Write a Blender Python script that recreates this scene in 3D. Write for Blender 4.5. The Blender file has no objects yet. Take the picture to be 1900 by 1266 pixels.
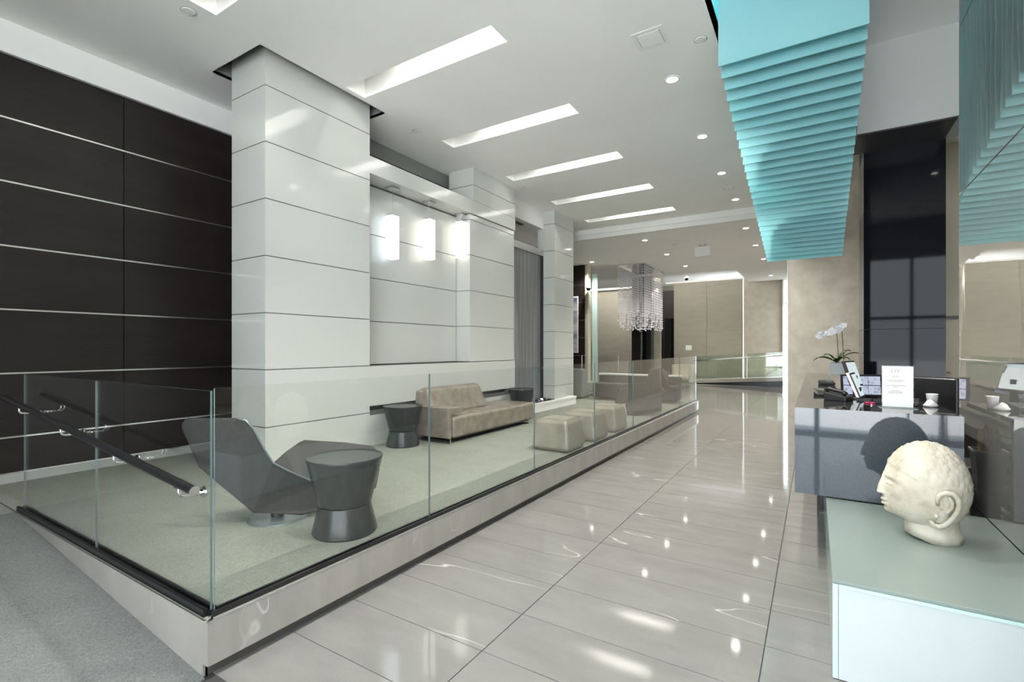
import bpy, bmesh, math, random
import numpy as np
from mathutils import Vector, Matrix
random.seed(7)
rng = np.random.default_rng(7)
scene = bpy.context.scene
COL = scene.collection

# ------------------------------------------------------------------ camera, world, exposure
YAW = 0.5566
FPX, V0, CAMH = 901.2, 646.8, 1.5
cd = bpy.data.cameras.new('camera'); cam = bpy.data.objects.new('camera', cd); COL.objects.link(cam)
cam.location = (0, 0, CAMH); cam.rotation_euler = (math.pi/2, 0, YAW)
cd.sensor_width = 36; cd.lens = 36*FPX/1900; cd.shift_y = (V0-633)/1900
cd.clip_start = 0.05; cd.clip_end = 300
scene.camera = cam
vs = scene.view_settings
vs.view_transform = 'Standard'; vs.look = 'None'; vs.gamma = 1; vs.use_curve_mapping = False
vs.exposure = 1.38
scene.cycles.use_denoising = True
scene.cycles.max_bounces = 10; scene.cycles.transparent_max_bounces = 24
scene.cycles.glossy_bounces = 6; scene.cycles.diffuse_bounces = 7
scene.cycles.sample_clamp_indirect = 6.0
scene.cycles.caustics_reflective = False; scene.cycles.caustics_refractive = False
world = bpy.data.worlds.new('sky'); scene.world = world; world.use_nodes = True
wn = world.node_tree; bg = wn.nodes['Background']
bg.inputs[0].default_value = (0.87, 0.94, 1.0, 1); bg.inputs[1].default_value = 3.0

sun_d = bpy.data.lights.new('sun', 'SUN'); sun_d.energy = 16; sun_d.angle = .01; sun_d.color = (1, .97, .92)
sun = bpy.data.objects.new('sun', sun_d); COL.objects.link(sun); sun.location = (20, -10, 20)
sun.rotation_euler = Vector((-.75, -.12, -.65)).to_track_quat('-Z', 'Y').to_euler()

# ------------------------------------------------------------------ helpers
SY, CY = math.sin(YAW), math.cos(YAW)
def px(u, v, d):
    """point seen at pixel (u, v) of the 1900x1266 frame, d metres deep"""
    a = (u-950)/FPX*d
    return Vector((-SY*d+CY*a, CY*d+SY*a, CAMH+(V0-v)/FPX*d))

def new_mat(name):
    m = bpy.data.materials.new(name); m.use_nodes = True
    return m, m.node_tree, m.node_tree.nodes['Principled BSDF']
def mat(name, col, rough=.5, metal=0., spec=.5, emit=None, es=0., coat=0.):
    m, nt, b = new_mat(name)
    b.inputs['Base Color'].default_value = (*col, 1); b.inputs['Roughness'].default_value = rough
    b.inputs['Metallic'].default_value = metal; b.inputs['Specular IOR Level'].default_value = spec
    if coat: b.inputs['Coat Weight'].default_value = coat; b.inputs['Coat Roughness'].default_value = .05
    if emit: b.inputs['Emission Color'].default_value = (*emit, 1); b.inputs['Emission Strength'].default_value = es
    return m
def N(nt, t, **kw):
    n = nt.nodes.new(t)
    for k, v in kw.items(): setattr(n, k, v)
    return n
def ramp(nt, src, stops):
    r = N(nt, 'ShaderNodeValToRGB'); els = r.color_ramp.elements
    while len(els) < len(stops): els.new(.5)
    for e, (p, c) in zip(els, stops): e.position = p; e.color = (*c, 1)
    nt.links.new(src, r.inputs[0]); return r
def noise(nt, vec, scale, detail=3, rough=.5, dist=0.):
    n = N(nt, 'ShaderNodeTexNoise'); n.inputs['Scale'].default_value = scale
    n.inputs['Detail'].default_value = detail; n.inputs['Roughness'].default_value = rough; n.inputs['Distortion'].default_value = dist
    if vec is not None: nt.links.new(vec, n.inputs['Vector'])
    return n
def mapping(nt, src, scale=(1,1,1), rot=(0,0,0)):
    mp = N(nt, 'ShaderNodeMapping'); mp.inputs['Scale'].default_value = scale; mp.inputs['Rotation'].default_value = rot
    nt.links.new(src, mp.inputs['Vector']); return mp.outputs[0]
def coords(nt, which='Object'):
    return N(nt, 'ShaderNodeTexCoord').outputs[which]
def bump(nt, b, h, strength=.3, dist=.01):
    bp = N(nt, 'ShaderNodeBump'); bp.inputs['Strength'].default_value = strength; bp.inputs['Distance'].default_value = dist
    nt.links.new(h, bp.inputs['Height']); nt.links.new(bp.outputs[0], b.inputs['Normal'])
def noisy(name, c1, c2, scale=(8,8,8), nscale=1., rough=.5, metal=0, spec=.5, lo=.35, hi=.65, detail=4, bmp=0, which='Object', bd=.01, coat=0):
    m, nt, b = new_mat(name)
    v = mapping(nt, coords(nt, which), scale)
    n = noise(nt, v, nscale, detail)
    r = ramp(nt, n.outputs['Fac'], [(lo, c1), (hi, c2)])
    nt.links.new(r.outputs[0], b.inputs['Base Color'])
    b.inputs['Roughness'].default_value = rough; b.inputs['Metallic'].default_value = metal; b.inputs['Specular IOR Level'].default_value = spec
    if coat: b.inputs['Coat Weight'].default_value = coat; b.inputs['Coat Roughness'].default_value = .04
    if bmp: bump(nt, b, n.outputs['Fac'], bmp, bd)
    return m

def stone_mat(name, base, dark, rough, joints=False, spec=.5):
    """grey polished stone with thin white veins, varied per tile"""
    m, nt, b = new_mat(name)
    oi = N(nt, 'ShaderNodeObjectInfo')
    g = N(nt, 'ShaderNodeNewGeometry').outputs['Position']
    add = N(nt, 'ShaderNodeVectorMath', operation='ADD'); sc = N(nt, 'ShaderNodeVectorMath', operation='SCALE')
    cmb = N(nt, 'ShaderNodeCombineXYZ')
    nt.links.new(oi.outputs['Random'], cmb.inputs[2]); nt.links.new(cmb.outputs[0], sc.inputs[0]); sc.inputs['Scale'].default_value = 57.
    nt.links.new(g, add.inputs[0]); nt.links.new(sc.outputs[0], add.inputs[1])
    v = mapping(nt, add.outputs[0], (.42, 2.0, 1), (0, 0, .25))
    n1 = noise(nt, v, .85, 3, .5, .12)
    sub = N(nt, 'ShaderNodeMath', operation='SUBTRACT'); nt.links.new(n1.outputs['Fac'], sub.inputs[0]); sub.inputs[1].default_value = .5
    ab = N(nt, 'ShaderNodeMath', operation='ABSOLUTE'); nt.links.new(sub.outputs[0], ab.inputs[0])
    vein = ramp(nt, ab.outputs[0], [(.0, (1,1,1)), (.0016, (0,0,0))])
    n3 = noise(nt, mapping(nt, add.outputs[0], (1,1,1)), .9, 1)
    gate = ramp(nt, n3.outputs['Fac'], [(.54, (0,0,0)), (.64, (1,1,1))])
    mul = N(nt, 'ShaderNodeMath', operation='MULTIPLY'); nt.links.new(vein.outputs[0], mul.inputs[0]); nt.links.new(gate.outputs[0], mul.inputs[1])
    n2 = noise(nt, mapping(nt, add.outputs[0], (1,3,1)), 2.2, 5, .6)
    body = ramp(nt, n2.outputs['Fac'], [(.3, dark), (.7, base)])
    fine = noise(nt, add.outputs[0], 260., 2)
    fr = ramp(nt, fine.outputs['Fac'], [(.3, (.93,.93,.93)), (.7, (1.05,1.05,1.05))])
    mm = N(nt, 'ShaderNodeMixRGB', blend_type='MULTIPLY'); mm.inputs[0].default_value = 1
    nt.links.new(body.outputs[0], mm.inputs[1]); nt.links.new(fr.outputs[0], mm.inputs[2])
    mx = N(nt, 'ShaderNodeMixRGB'); nt.links.new(mul.outputs[0], mx.inputs[0]); nt.links.new(mm.outputs[0], mx.inputs[1]); mx.inputs[2].default_value = (.52,.51,.48,1)
    nt.links.new(mx.outputs[0], b.inputs['Base Color'])
    b.inputs['Roughness'].default_value = rough; b.inputs['Specular IOR Level'].default_value = spec
    return m

def glass_mat(name, tint, f0=.05, rough=0.0):
    m = bpy.data.materials.new(name); m.use_nodes = True; nt = m.node_tree; nt.nodes.clear()
    out = N(nt, 'ShaderNodeOutputMaterial'); tr = N(nt, 'ShaderNodeBsdfTransparent'); gl = N(nt, 'ShaderNodeBsdfGlossy')
    tr.inputs[0].default_value = (*tint, 1); gl.inputs['Roughness'].default_value = rough; gl.inputs[0].default_value = (1,1,1,1)
    lw = N(nt, 'ShaderNodeLayerWeight'); lw.inputs[0].default_value = .5
    pw = N(nt, 'ShaderNodeMath', operation='POWER'); nt.links.new(lw.outputs['Facing'], pw.inputs[0]); pw.inputs[1].default_value = 5
    ma = N(nt, 'ShaderNodeMath', operation='MULTIPLY_ADD'); nt.links.new(pw.outputs[0], ma.inputs[0]); ma.inputs[1].default_value = 1-f0; ma.inputs[2].default_value = f0
    mx = N(nt, 'ShaderNodeMixShader'); nt.links.new(ma.outputs[0], mx.inputs[0]); nt.links.new(tr.outputs[0], mx.inputs[1]); nt.links.new(gl.outputs[0], mx.inputs[2])
    nt.links.new(mx.outputs[0], out.inputs[0]); return m

def emis(name, col, s):
    m = bpy.data.materials.new(name); m.use_nodes = True; nt = m.node_tree; nt.nodes.clear()
    out = N(nt, 'ShaderNodeOutputMaterial'); e = N(nt, 'ShaderNodeEmission'); e.inputs[0].default_value = (*col, 1); e.inputs[1].default_value = s
    nt.links.new(e.outputs[0], out.inputs[0]); return m

class MB:
    def __init__(s): s.v = []; s.f = []; s.mi = []
    def add(s, vs_, fs, mi=0):
        o = len(s.v); s.v += [tuple(p) for p in vs_]; s.f += [tuple(o+i for i in f) for f in fs]; s.mi += [mi]*len(fs); return s
    def box(s, x0, x1, y0, y1, z0, z1, mi=0):
        v = [(x,y,z) for z in (z0,z1) for y in (y0,y1) for x in (x0,x1)]
        return s.add(v, [(0,2,3,1),(4,5,7,6),(0,1,5,4),(2,6,7,3),(0,4,6,2),(1,3,7,5)], mi)
    def hexa(s, b, t, mi=0):
        """b, t: four points each (same winding, counter-clockwise from above)"""
        return s.add(list(b)+list(t), [(3,2,1,0),(4,5,6,7),(0,1,5,4),(1,2,6,5),(2,3,7,6),(3,0,4,7)], mi)
    def prism(s, poly, off, mi=0):
        n = len(poly); off = Vector(off); a = [Vector(p) for p in poly]; b = [p+off for p in a]
        return s.add(a+b, [tuple(range(n))[::-1], tuple(range(n, 2*n))]+[(i, (i+1) % n, n+(i+1) % n, n+i) for i in range(n)], mi)
    def lathe(s, prof, seg=32, c=(0,0,0), mi=0, capb=True, capt=True, sx=1, sy=1):
        vs_ = []; fs = []; n = len(prof)
        for r, z in prof:
            for k in range(seg):
                a = 2*math.pi*k/seg; vs_.append((c[0]+sx*r*math.cos(a), c[1]+sy*r*math.sin(a), c[2]+z))
        for i in range(n-1):
            for k in range(seg):
                fs.append((i*seg+k, i*seg+(k+1) % seg, (i+1)*seg+(k+1) % seg, (i+1)*seg+k))
        if capb: fs.append(tuple(range(seg))[::-1])
        if capt: fs.append(tuple((n-1)*seg+k for k in range(seg)))
        return s.add(vs_, fs, mi)
    def tube(s, pts, r, seg=10, mi=0):
        pts = [Vector(p) for p in pts]; n = len(pts); rr = r if isinstance(r, (list, tuple)) else [r]*n
        vs_ = []; fs = []; up = None
        for i, p in enumerate(pts):
            t = (pts[min(i+1, n-1)]-pts[max(i-1, 0)]).normalized()
            if up is None: up = Vector((0,0,1)) if abs(t.z) < .9 else Vector((1,0,0))
            x = t.cross(up).normalized(); y = x.cross(t).normalized(); up = y
            for k in range(seg):
                a = 2*math.pi*k/seg; vs_.append(p+x*rr[i]*math.cos(a)+y*rr[i]*math.sin(a))
        for i in range(n-1):
            for k in range(seg):
                fs.append((i*seg+k, i*seg+(k+1) % seg, (i+1)*seg+(k+1) % seg, (i+1)*seg+k))
        fs.append(tuple(range(seg))[::-1]); fs.append(tuple((n-1)*seg+k for k in range(seg)))
        return s.add(vs_, fs, mi)
    def mesh(s, name, mats, smooth=False):
        me = bpy.data.meshes.new(name); me.from_pydata([tuple(p) for p in s.v], [], s.f)
        for m in (mats if isinstance(mats, (list, tuple)) else [mats]): me.materials.append(m)
        for p, i in zip(me.polygons, s.mi): p.material_index = i
        bm = bmesh.new(); bm.from_mesh(me); bmesh.ops.recalc_face_normals(bm, faces=bm.faces); bm.to_mesh(me); bm.free()
        if smooth:
            for p in me.polygons: p.use_smooth = True
        return me
    def build(s, name, mats, parent=None, smooth=False, bevel=0, seg=2, sub=0, auto=False, loc=None):
        o = bpy.data.objects.new(name, s.mesh(name, mats, smooth)); COL.objects.link(o)
        if parent is not None: o.parent = parent
        if loc is not None: o.location = loc
        if bevel:
            md = o.modifiers.new('b', 'BEVEL'); md.width = bevel; md.segments = seg; md.limit_method = 'ANGLE'; md.angle_limit = .6
            for p in o.data.polygons: p.use_smooth = smooth
        if sub:
            md = o.modifiers.new('s', 'SUBSURF'); md.levels = sub; md.render_levels = sub
        if auto:
            md = o.modifiers.new('w', 'WEIGHTED_NORMAL')
        return o
def tag(o, label=None, cat=None, group=None, kind=None):
    if label: o['label'] = label
    if cat: o['category'] = cat
    if group: o['group'] = group
    if kind: o['kind'] = kind
    return o
def thing(name, label, cat, loc=(0,0,0), rz=0, group=None, kind=None):
    o = bpy.data.objects.new(name, None); COL.objects.link(o); o.location = loc; o.rotation_euler = (0,0,rz)
    return tag(o, label, cat, group, kind)
def copy_tree(o, parent=None):
    c = o.copy(); COL.objects.link(c); c.parent = parent
    for ch in o.children: copy_tree(ch, c)
    return c
def inst(src, name, loc, parent=None):
    o = bpy.data.objects.new(name, src); COL.objects.link(o); o.location = loc
    if parent is not None: o.parent = parent
    return o
def struct(o, label, cat): return tag(o, label, cat, kind='structure')
def holed_slab(x0, x1, y0, y1, z0, z1, holes):
    """horizontal slab with rectangular holes (xa, xb, ya, yb)"""
    xs = sorted({x0, x1, *[h[0] for h in holes], *[h[1] for h in holes]}); ys = sorted({y0, y1, *[h[2] for h in holes], *[h[3] for h in holes]})
    xs = [x for x in xs if x0 <= x <= x1]; ys = [y for y in ys if y0 <= y <= y1]
    solid = {}
    for i in range(len(xs)-1):
        for j in range(len(ys)-1):
            cx, cy = (xs[i]+xs[i+1])/2, (ys[j]+ys[j+1])/2
            solid[i, j] = not any(h[0] < cx < h[1] and h[2] < cy < h[3] for h in holes)
    m = MB()
    for (i, j), s in solid.items():
        if not s: continue
        a, b, c, d = xs[i], xs[i+1], ys[j], ys[j+1]
        m.add([(a,c,z0),(b,c,z0),(b,d,z0),(a,d,z0)], [(3,2,1,0)]); m.add([(a,c,z1),(b,c,z1),(b,d,z1),(a,d,z1)], [(0,1,2,3)])
        for (di, dj, p, q) in ((-1,0,(a,d),(a,c)),(1,0,(b,c),(b,d)),(0,-1,(a,c),(b,c)),(0,1,(b,d),(a,d))):
            if not solid.get((i+di, j+dj), False):
                m.add([(*p,z0),(*q,z0),(*q,z1),(*p,z1)], [(0,1,2,3)])
    return m
def cutmesh(m):
    """merge doubles of an MB"""
    return m
def area_light(name, loc, rot, sx, sy, power, col=(1,1,1), parent=None, spread=math.pi):
    l = bpy.data.lights.new(name, 'AREA'); l.shape = 'RECTANGLE'; l.size = sx; l.size_y = sy; l.energy = power; l.color = col; l.spread = spread
    o = bpy.data.objects.new(name, l); COL.objects.link(o); o.location = loc; o.rotation_euler = rot
    if parent is not None: o.parent = parent
    return o
def spot_light(name, loc, power, col=(1,.95,.88), ang=2.2, blend=.7, r=.05, parent=None):
    l = bpy.data.lights.new(name, 'SPOT'); l.energy = power; l.color = col; l.spot_size = ang; l.spot_blend = blend; l.shadow_soft_size = r
    o = bpy.data.objects.new(name, l); COL.objects.link(o); o.location = loc
    if parent is not None: o.parent = parent
    return o

# ------------------------------------------------------------------ materials
M = {}
M['floor'] = stone_mat('floor_stone', (.235,.232,.217), (.195,.192,.180), .06)
M['fascia'] = stone_mat('fascia_stone', (.345,.325,.295), (.285,.27,.245), .05)
M['grout'] = mat('grout', (.05,.05,.048), .8)
M['toe'] = mat('toe_kick', (.085,.078,.068), .35)
def carpet(name, c1, c2, scale):
    m, nt, b = new_mat(name)
    g = N(nt, 'ShaderNodeNewGeometry').outputs['Position']
    n1 = noise(nt, mapping(nt, g, (60, 220, 60)), 1., 3); n2 = noise(nt, mapping(nt, g, (220, 60, 60)), 1., 3); n3 = noise(nt, g, 2.2, 5)
    a = N(nt, 'ShaderNodeMath', operation='ADD'); nt.links.new(n1.outputs['Fac'], a.inputs[0]); nt.links.new(n2.outputs['Fac'], a.inputs[1])
    a2 = N(nt, 'ShaderNodeMath', operation='MULTIPLY_ADD'); nt.links.new(n3.outputs['Fac'], a2.inputs[0]); a2.inputs[1].default_value = .45; nt.links.new(a.outputs[0], a2.inputs[2])
    h = N(nt, 'ShaderNodeMath', operation='MULTIPLY'); nt.links.new(a2.outputs[0], h.inputs[0]); h.inputs[1].default_value = .4
    r = ramp(nt, h.outputs[0], [(.36, c1), (.64, c2)]); nt.links.new(r.outputs[0], b.inputs['Base Color'])
    b.inputs['Roughness'].default_value = .95; b.inputs['Specular IOR Level'].default_value = .1
    bump(nt, b, h.outputs[0], .35, .006); return m
M['carpet'] = carpet('pale_green_carpet', (.195,.205,.175), (.32,.335,.29), 1)
M['rampcarpet'] = carpet('grey_ramp_carpet', (.12,.128,.124), (.24,.252,.244), 1)
M['white'] = mat('gloss_white_panel', (.60,.615,.575), .09, spec=.5)
M['whitejoint'] = mat('dark_panel_joint', (.12,.125,.115), .6)
M['ceil'] = noisy('matt_white_paint', (.89,.89,.865), (.92,.92,.895), (1.2,1.2,1.2), 1., .85, spec=.2)
M['bright'] = mat('white_paint', (.84,.84,.82), .7, spec=.2)
M['grey'] = mat('grey_paint', (.36,.37,.35), .75)
M['pave'] = mat('pale_concrete', (.68,.70,.72), .8)
M['cavity'] = mat('dim_grey_paint', (.22,.225,.21), .8)
M['bulk'] = mat('pale_grey_paint', (.52,.53,.515), .8)
M['dgrey'] = mat('dark_cavity_paint', (.10,.10,.095), .8)
def wood():
    m, nt, b = new_mat('dark_stained_wood')
    g = N(nt, 'ShaderNodeNewGeometry').outputs['Position']
    n1 = noise(nt, mapping(nt, g, (3, 3, 90)), 1., 4, .6); n2 = noise(nt, mapping(nt, g, (1, 1, 6)), 1., 3)
    a = N(nt, 'ShaderNodeMath', operation='ADD'); nt.links.new(n1.outputs['Fac'], a.inputs[0]); nt.links.new(n2.outputs['Fac'], a.inputs[1])
    h = N(nt, 'ShaderNodeMath', operation='MULTIPLY'); nt.links.new(a.outputs[0], h.inputs[0]); h.inputs[1].default_value = .5
    r = ramp(nt, h.outputs[0], [(.3, (.011,.0085,.0075)), (.7, (.026,.021,.019))]); nt.links.new(r.outputs[0], b.inputs['Base Color'])
    b.inputs['Roughness'].default_value = .42; b.inputs['Specular IOR Level'].default_value = .35; return m
M['wood'] = wood()
M['steel'] = mat('brushed_steel', (.66,.66,.65), .22, 1)
M['chrome'] = mat('chrome', (.82,.82,.82), .08, 1)
M['alum'] = mat('satin_aluminium', (.80,.80,.78), .35, 1)
M['black'] = mat('black_anodised', (.012,.012,.013), .28)
M['blackgloss'] = mat('black_gloss', (.008,.008,.009), .06)
M['plastic'] = mat('black_plastic', (.02,.02,.022), .4)
M['glass'] = glass_mat('clear_green_glass', (.978,.991,.985), .036)
M['gedge'] = mat('polished_glass_edge', (.13,.18,.175), .06, spec=.7)
M['pglass'] = mat('pale_turquoise_glass', (.50,.68,.66), .08, spec=.6)
M['glassdark'] = glass_mat('clear_far_glass', (.86,.93,.89), .05)
def granite(name, c1, c2, rough, spec=.7):
    m, nt, b = new_mat(name)
    g = coords(nt)
    v = N(nt, 'ShaderNodeTexVoronoi'); v.inputs['Scale'].default_value = 260.; nt.links.new(g, v.inputs['Vector'])
    n = noise(nt, g, 330., 2)
    r = ramp(nt, n.outputs['Fac'], [(.42, c1), (.68, c2)]); nt.links.new(r.outputs[0], b.inputs['Base Color'])
    b.inputs['Roughness'].default_value = rough; b.inputs['Specular IOR Level'].default_value = spec; return m
M['granite'] = granite('polished_grey_granite', (.038,.050,.062), (.080,.103,.124), .035)
M['granitetop'] = granite('polished_black_granite', (.012,.012,.013), (.045,.046,.048), .03)
M['blackstone'] = granite('black_stone_slab', (.004,.0045,.007), (.009,.010,.014), .04, .14)
def frosted(name, col, rough=.25):
    m, nt, b = new_mat(name)
    n = noise(nt, mapping(nt, coords(nt), (1.5,1.5,1.5)), 1., 3)
    r = ramp(nt, n.outputs['Fac'], [(.3, tuple(c*.94 for c in col)), (.7, col)]); nt.links.new(r.outputs[0], b.inputs['Base Color'])
    b.inputs['Roughness'].default_value = rough; b.inputs['Specular IOR Level'].default_value = .45; return m
M['frosttop'] = frosted('frosted_glass_top', (.235,.285,.265), .22)
M['frostfront'] = frosted('back_painted_white_glass', (.53,.585,.59), .06)
M['mirror'] = None
def mirror():
    m, nt, b = new_mat('wavy_mirror_glass')
    b.inputs['Base Color'].default_value = (.85,.79,.75,1); b.inputs['Metallic'].default_value = 1.; b.inputs['Roughness'].default_value = .02
    n = noise(nt, mapping(nt, coords(nt), (3, 3, 1.4)), 1., 2); bump(nt, b, n.outputs['Fac'], .05, .02)
    out = nt.nodes['Material Output']; df = N(nt, 'ShaderNodeBsdfDiffuse'); df.inputs[0].default_value = (.70,.71,.67,1)
    mx = N(nt, 'ShaderNodeMixShader'); mx.inputs[0].default_value = .13
    nt.links.new(b.outputs[0], mx.inputs[1]); nt.links.new(df.outputs[0], mx.inputs[2]); nt.links.new(mx.outputs[0], out.inputs[0]); return m
M['mirror'] = mirror()
def leather():
    m, nt, b = new_mat('taupe_metallic_leather')
    g = coords(nt)
    n = noise(nt, g, 7., 5, .6); r = ramp(nt, n.outputs['Fac'], [(.3, (.235,.20,.165)), (.7, (.37,.325,.275))])
    nt.links.new(r.outputs[0], b.inputs['Base Color']); b.inputs['Roughness'].default_value = .26; b.inputs['Metallic'].default_value = .25; b.inputs['Specular IOR Level'].default_value = .5
    n2 = noise(nt, mapping(nt, g, (26, 26, 7)), 1., 4, .65, 1.2); bump(nt, b, n2.outputs['Fac'], .35, .012); return m
M['leather'] = leather()
M['stoolleather'] = noisy('pale_taupe_leather', (.30,.28,.225), (.37,.345,.285), (6,6,6), 1., .34, metal=.15, bmp=.12)
M['charcoal'] = noisy('charcoal_lacquer', (.024,.026,.026), (.034,.036,.036), (18,18,5), 1., .26, bmp=.04)
M['chairgrey'] = noisy('dark_grey_upholstery', (.026,.025,.025), (.036,.034,.034), (40,40,40), 1., .55, spec=.35)
M['chairinner'] = noisy('brown_grey_upholstery', (.046,.041,.039), (.060,.054,.051), (40,40,40), 1., .6, spec=.35)
M['chairpale'] = noisy('pale_grey_green_upholstery', (.24,.255,.24), (.28,.295,.28), (30,30,30), 1., .7)
M['basegrey'] = mat('satin_grey_metal', (.24,.28,.29), .28, .6)
M['stone'] = noisy('beige_mottled_stone', (.50,.46,.385), (.60,.56,.48), (3,3,3), 1.6, .55, detail=6, which='Object')
M['beige'] = noisy('beige_fabric_wall', (.30,.278,.23), (.33,.305,.255), (2,2,9), 1., .8)
M['beige2'] = noisy('light_beige_wall', (.36,.335,.27), (.41,.38,.315), (3,3,3), 1.5, .6, detail=5)
M['taupe'] = mat('taupe_cladding', (.21,.195,.165), .6)
M['cream'] = mat('cream_door_paint', (.62,.57,.44), .5)
def fin_mat():
    m, nt, b = new_mat('turquoise_acrylic')
    n = noise(nt, mapping(nt, coords(nt), (1.2,1.2,1.2)), 1., 2)
    r = ramp(nt, n.outputs['Fac'], [(.35, (.315,.62,.665)), (.65, (.355,.665,.69))]); nt.links.new(r.outputs[0], b.inputs['Base Color'])
    b.inputs['Roughness'].default_value = .38; b.inputs['Specular IOR Level'].default_value = .3
    out = nt.nodes['Material Output']; tl = N(nt, 'ShaderNodeBsdfTranslucent'); tl.inputs[0].default_value = (.50,.92,.94,1)
    mx = N(nt, 'ShaderNodeMixShader'); mx.inputs[0].default_value = .3
    nt.links.new(b.outputs[0], mx.inputs[1]); nt.links.new(tl.outputs[0], mx.inputs[2]); nt.links.new(mx.outputs[0], out.inputs[0]); return m
M['fin'] = fin_mat()
M['pendcool'] = emis('cool_lit_glass', (.80,.88,1.), 1.1)
M['pendwarm'] = emis('warm_lit_glass', (1.,.95,.87), 1.1)
M['lamp'] = emis('lit_lamp_face', (1.,.97,.92), 14.)
M['tubelamp'] = emis('lit_linear_lamp', (1.,.98,.94), 1.1)
M['paper'] = mat('white_paper', (.85,.85,.84), .6)
M['ink'] = mat('grey_ink', (.42,.43,.44), .7)
M['kraft'] = noisy('kraft_paper', (.36,.225,.10), (.44,.29,.14), (12,12,12), 1., .8)
M['leaf'] = noisy('orchid_leaf_green', (.02,.055,.012), (.045,.095,.02), (9,9,9), 1., .35)
M['petal'] = mat('white_petal', (.86,.86,.88), .6)
M['stem'] = mat('dark_stem', (.06,.04,.025), .6)
M['pinkp'] = mat('pink_plastic', (.75,.03,.18), .35)
M['screen'] = None
def statue():
    m, nt, b = new_mat('weathered_cream_stone')
    g = coords(nt)
    n = noise(nt, g, 9., 6, .62); r = ramp(nt, n.outputs['Fac'], [(.28, (.40,.36,.27)), (.5, (.56,.525,.43)), (.72, (.64,.615,.53))])
    nt.links.new(r.outputs[0], b.inputs['Base Color']); b.inputs['Roughness'].default_value = .8; b.inputs['Specular IOR Level'].default_value = .25
    n2 = noise(nt, g, 60., 4); bump(nt, b, n2.outputs['Fac'], .25, .004); return m
M['statue'] = statue()
def waterfall():
    m, nt, b = new_mat('rippled_steel_water')
    g = coords(nt)
    n = noise(nt, mapping(nt, g, (1, 34, .5)), 1., 3, .6, .5); r = ramp(nt, n.outputs['Fac'], [(.3, (.20,.205,.21)), (.7, (.42,.43,.44))])
    nt.links.new(r.outputs[0], b.inputs['Base Color']); b.inputs['Metallic'].default_value = .6; b.inputs['Roughness'].default_value = .3
    bump(nt, b, n.outputs['Fac'], .45, .03); return m
M['water'] = waterfall()
M['crystal'] = mat('clear_crystal', (.88,.88,.95), .12, .15, spec=1.)
M['pebble'] = mat('black_pebble', (.015,.016,.022), .3)
M['art'] = noisy('blue_white_print', (.10,.14,.24), (.75,.77,.78), (1,2,3), 1., .5)

# ------------------------------------------------------------------ setting: floor, platform, ramp
XW, XC = -6.29, -4.78          # wood wall, white column face
ZT = .26                       # platform top
XF, YF0, YF1 = -2.32, 1.135, 12.05
fl = MB().box(-10.3, 5.0, -2.4, 30, -.25, -.004).build('floor', M['grout']); struct(fl, 'polished grey stone tile floor with thin white veins', 'floor')
TX = [-4.959, -3.772, -2.585, -1.398, -.2115, .975, 2.162]
ty0, tdy = 1.965, .394
tile = MB().box(-.5905, .5905, -.1945, .1945, -.012, 0).mesh('floor_tile', M['floor'])
for r in range(-9, 52):
    y = ty0+tdy*r+tdy/2
    for c in range(len(TX)-1):
        if c < 2 and y < 12.1: continue
        if c == 2 and y > 1.6 and TX[c]+1.187 < XF-.1: continue
        if c == 0 and y < 13: continue
        if c == 5 and (y > 2.4 or y < -.5): continue
        if y > 13.2 and c >= 4: continue
        if y < 1.1 and c < 3: continue
        inst(tile, 'floor_tile', ((TX[c]+TX[c+1])/2, y, 0), fl)
MB().box(-10.2, -4.962, 12.06, 25.4, -.004, 0).build('far_slab', M['floor'], fl)
# platform
pl = thing('floor_platform', 'raised lounge platform with pale green carpet behind the glass', 'platform', kind='structure')
MB().box(XW, XF-.05, YF0+.004, YF1, -.002, ZT-.02).build('platform_core', M['toe'], pl)
MB().box(XW, XF-.012, YF0+.012, YF1-.012, ZT-.02, ZT).build('carpet', M['carpet'], pl)
MB().box(XF-.03, XF, YF0, YF1, .062, ZT).build('stone_fascia', M['fascia'], pl)
MB().box(XF-.052, XF-.045, YF0+.01, YF1-.01, 0, .07).build('toe_kick', M['toe'], pl)
MB().box(XF-.012, XF+.001, YF0-.001, YF1, ZT-.002, ZT+.004).build('edge_trim', M['alum'], pl)
XR0, XR1 = -2.345, -5.15
mfr = MB().add([(XF-.045,YF0-.001,0),(XF-.045,YF0-.001,ZT),(XR1,YF0-.001,ZT)], [(0,1,2)])
mfr.add([(XF-.045,YF0-.001,.062),(XF,YF0-.001,.062),(XF,YF0-.001,ZT),(XF-.045,YF0-.001,ZT)], [(0,1,2,3)])
mfr.add([(XF-.045,YF0-.001,0),(XF-.045,YF0-.001,.062),(XF-.045,YF0+.02,.062),(XF-.045,YF0+.02,0)], [(0,1,2,3)])
mfr.build('ramp_side_fascia', M['fascia'], pl)
# ramp and landing, camera side of the glass
rp = MB().prism([(XR0,YF0-.002,.004),(XR1,YF0-.002,ZT+.0),(XR1,YF0-.002,-.002),(XR0,YF0-.002,-.002)], (0,-3.0,0)).build('floor_ramp', M['rampcarpet'])
struct(rp, 'grey carpeted ramp rising along the front glass', 'ramp')
ld = MB().box(XW, XR1, -1.87, YF0, -.002, ZT).build('floor_landing', M['carpet']); struct(ld, 'carpeted landing at the head of the ramp', 'landing')

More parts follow.
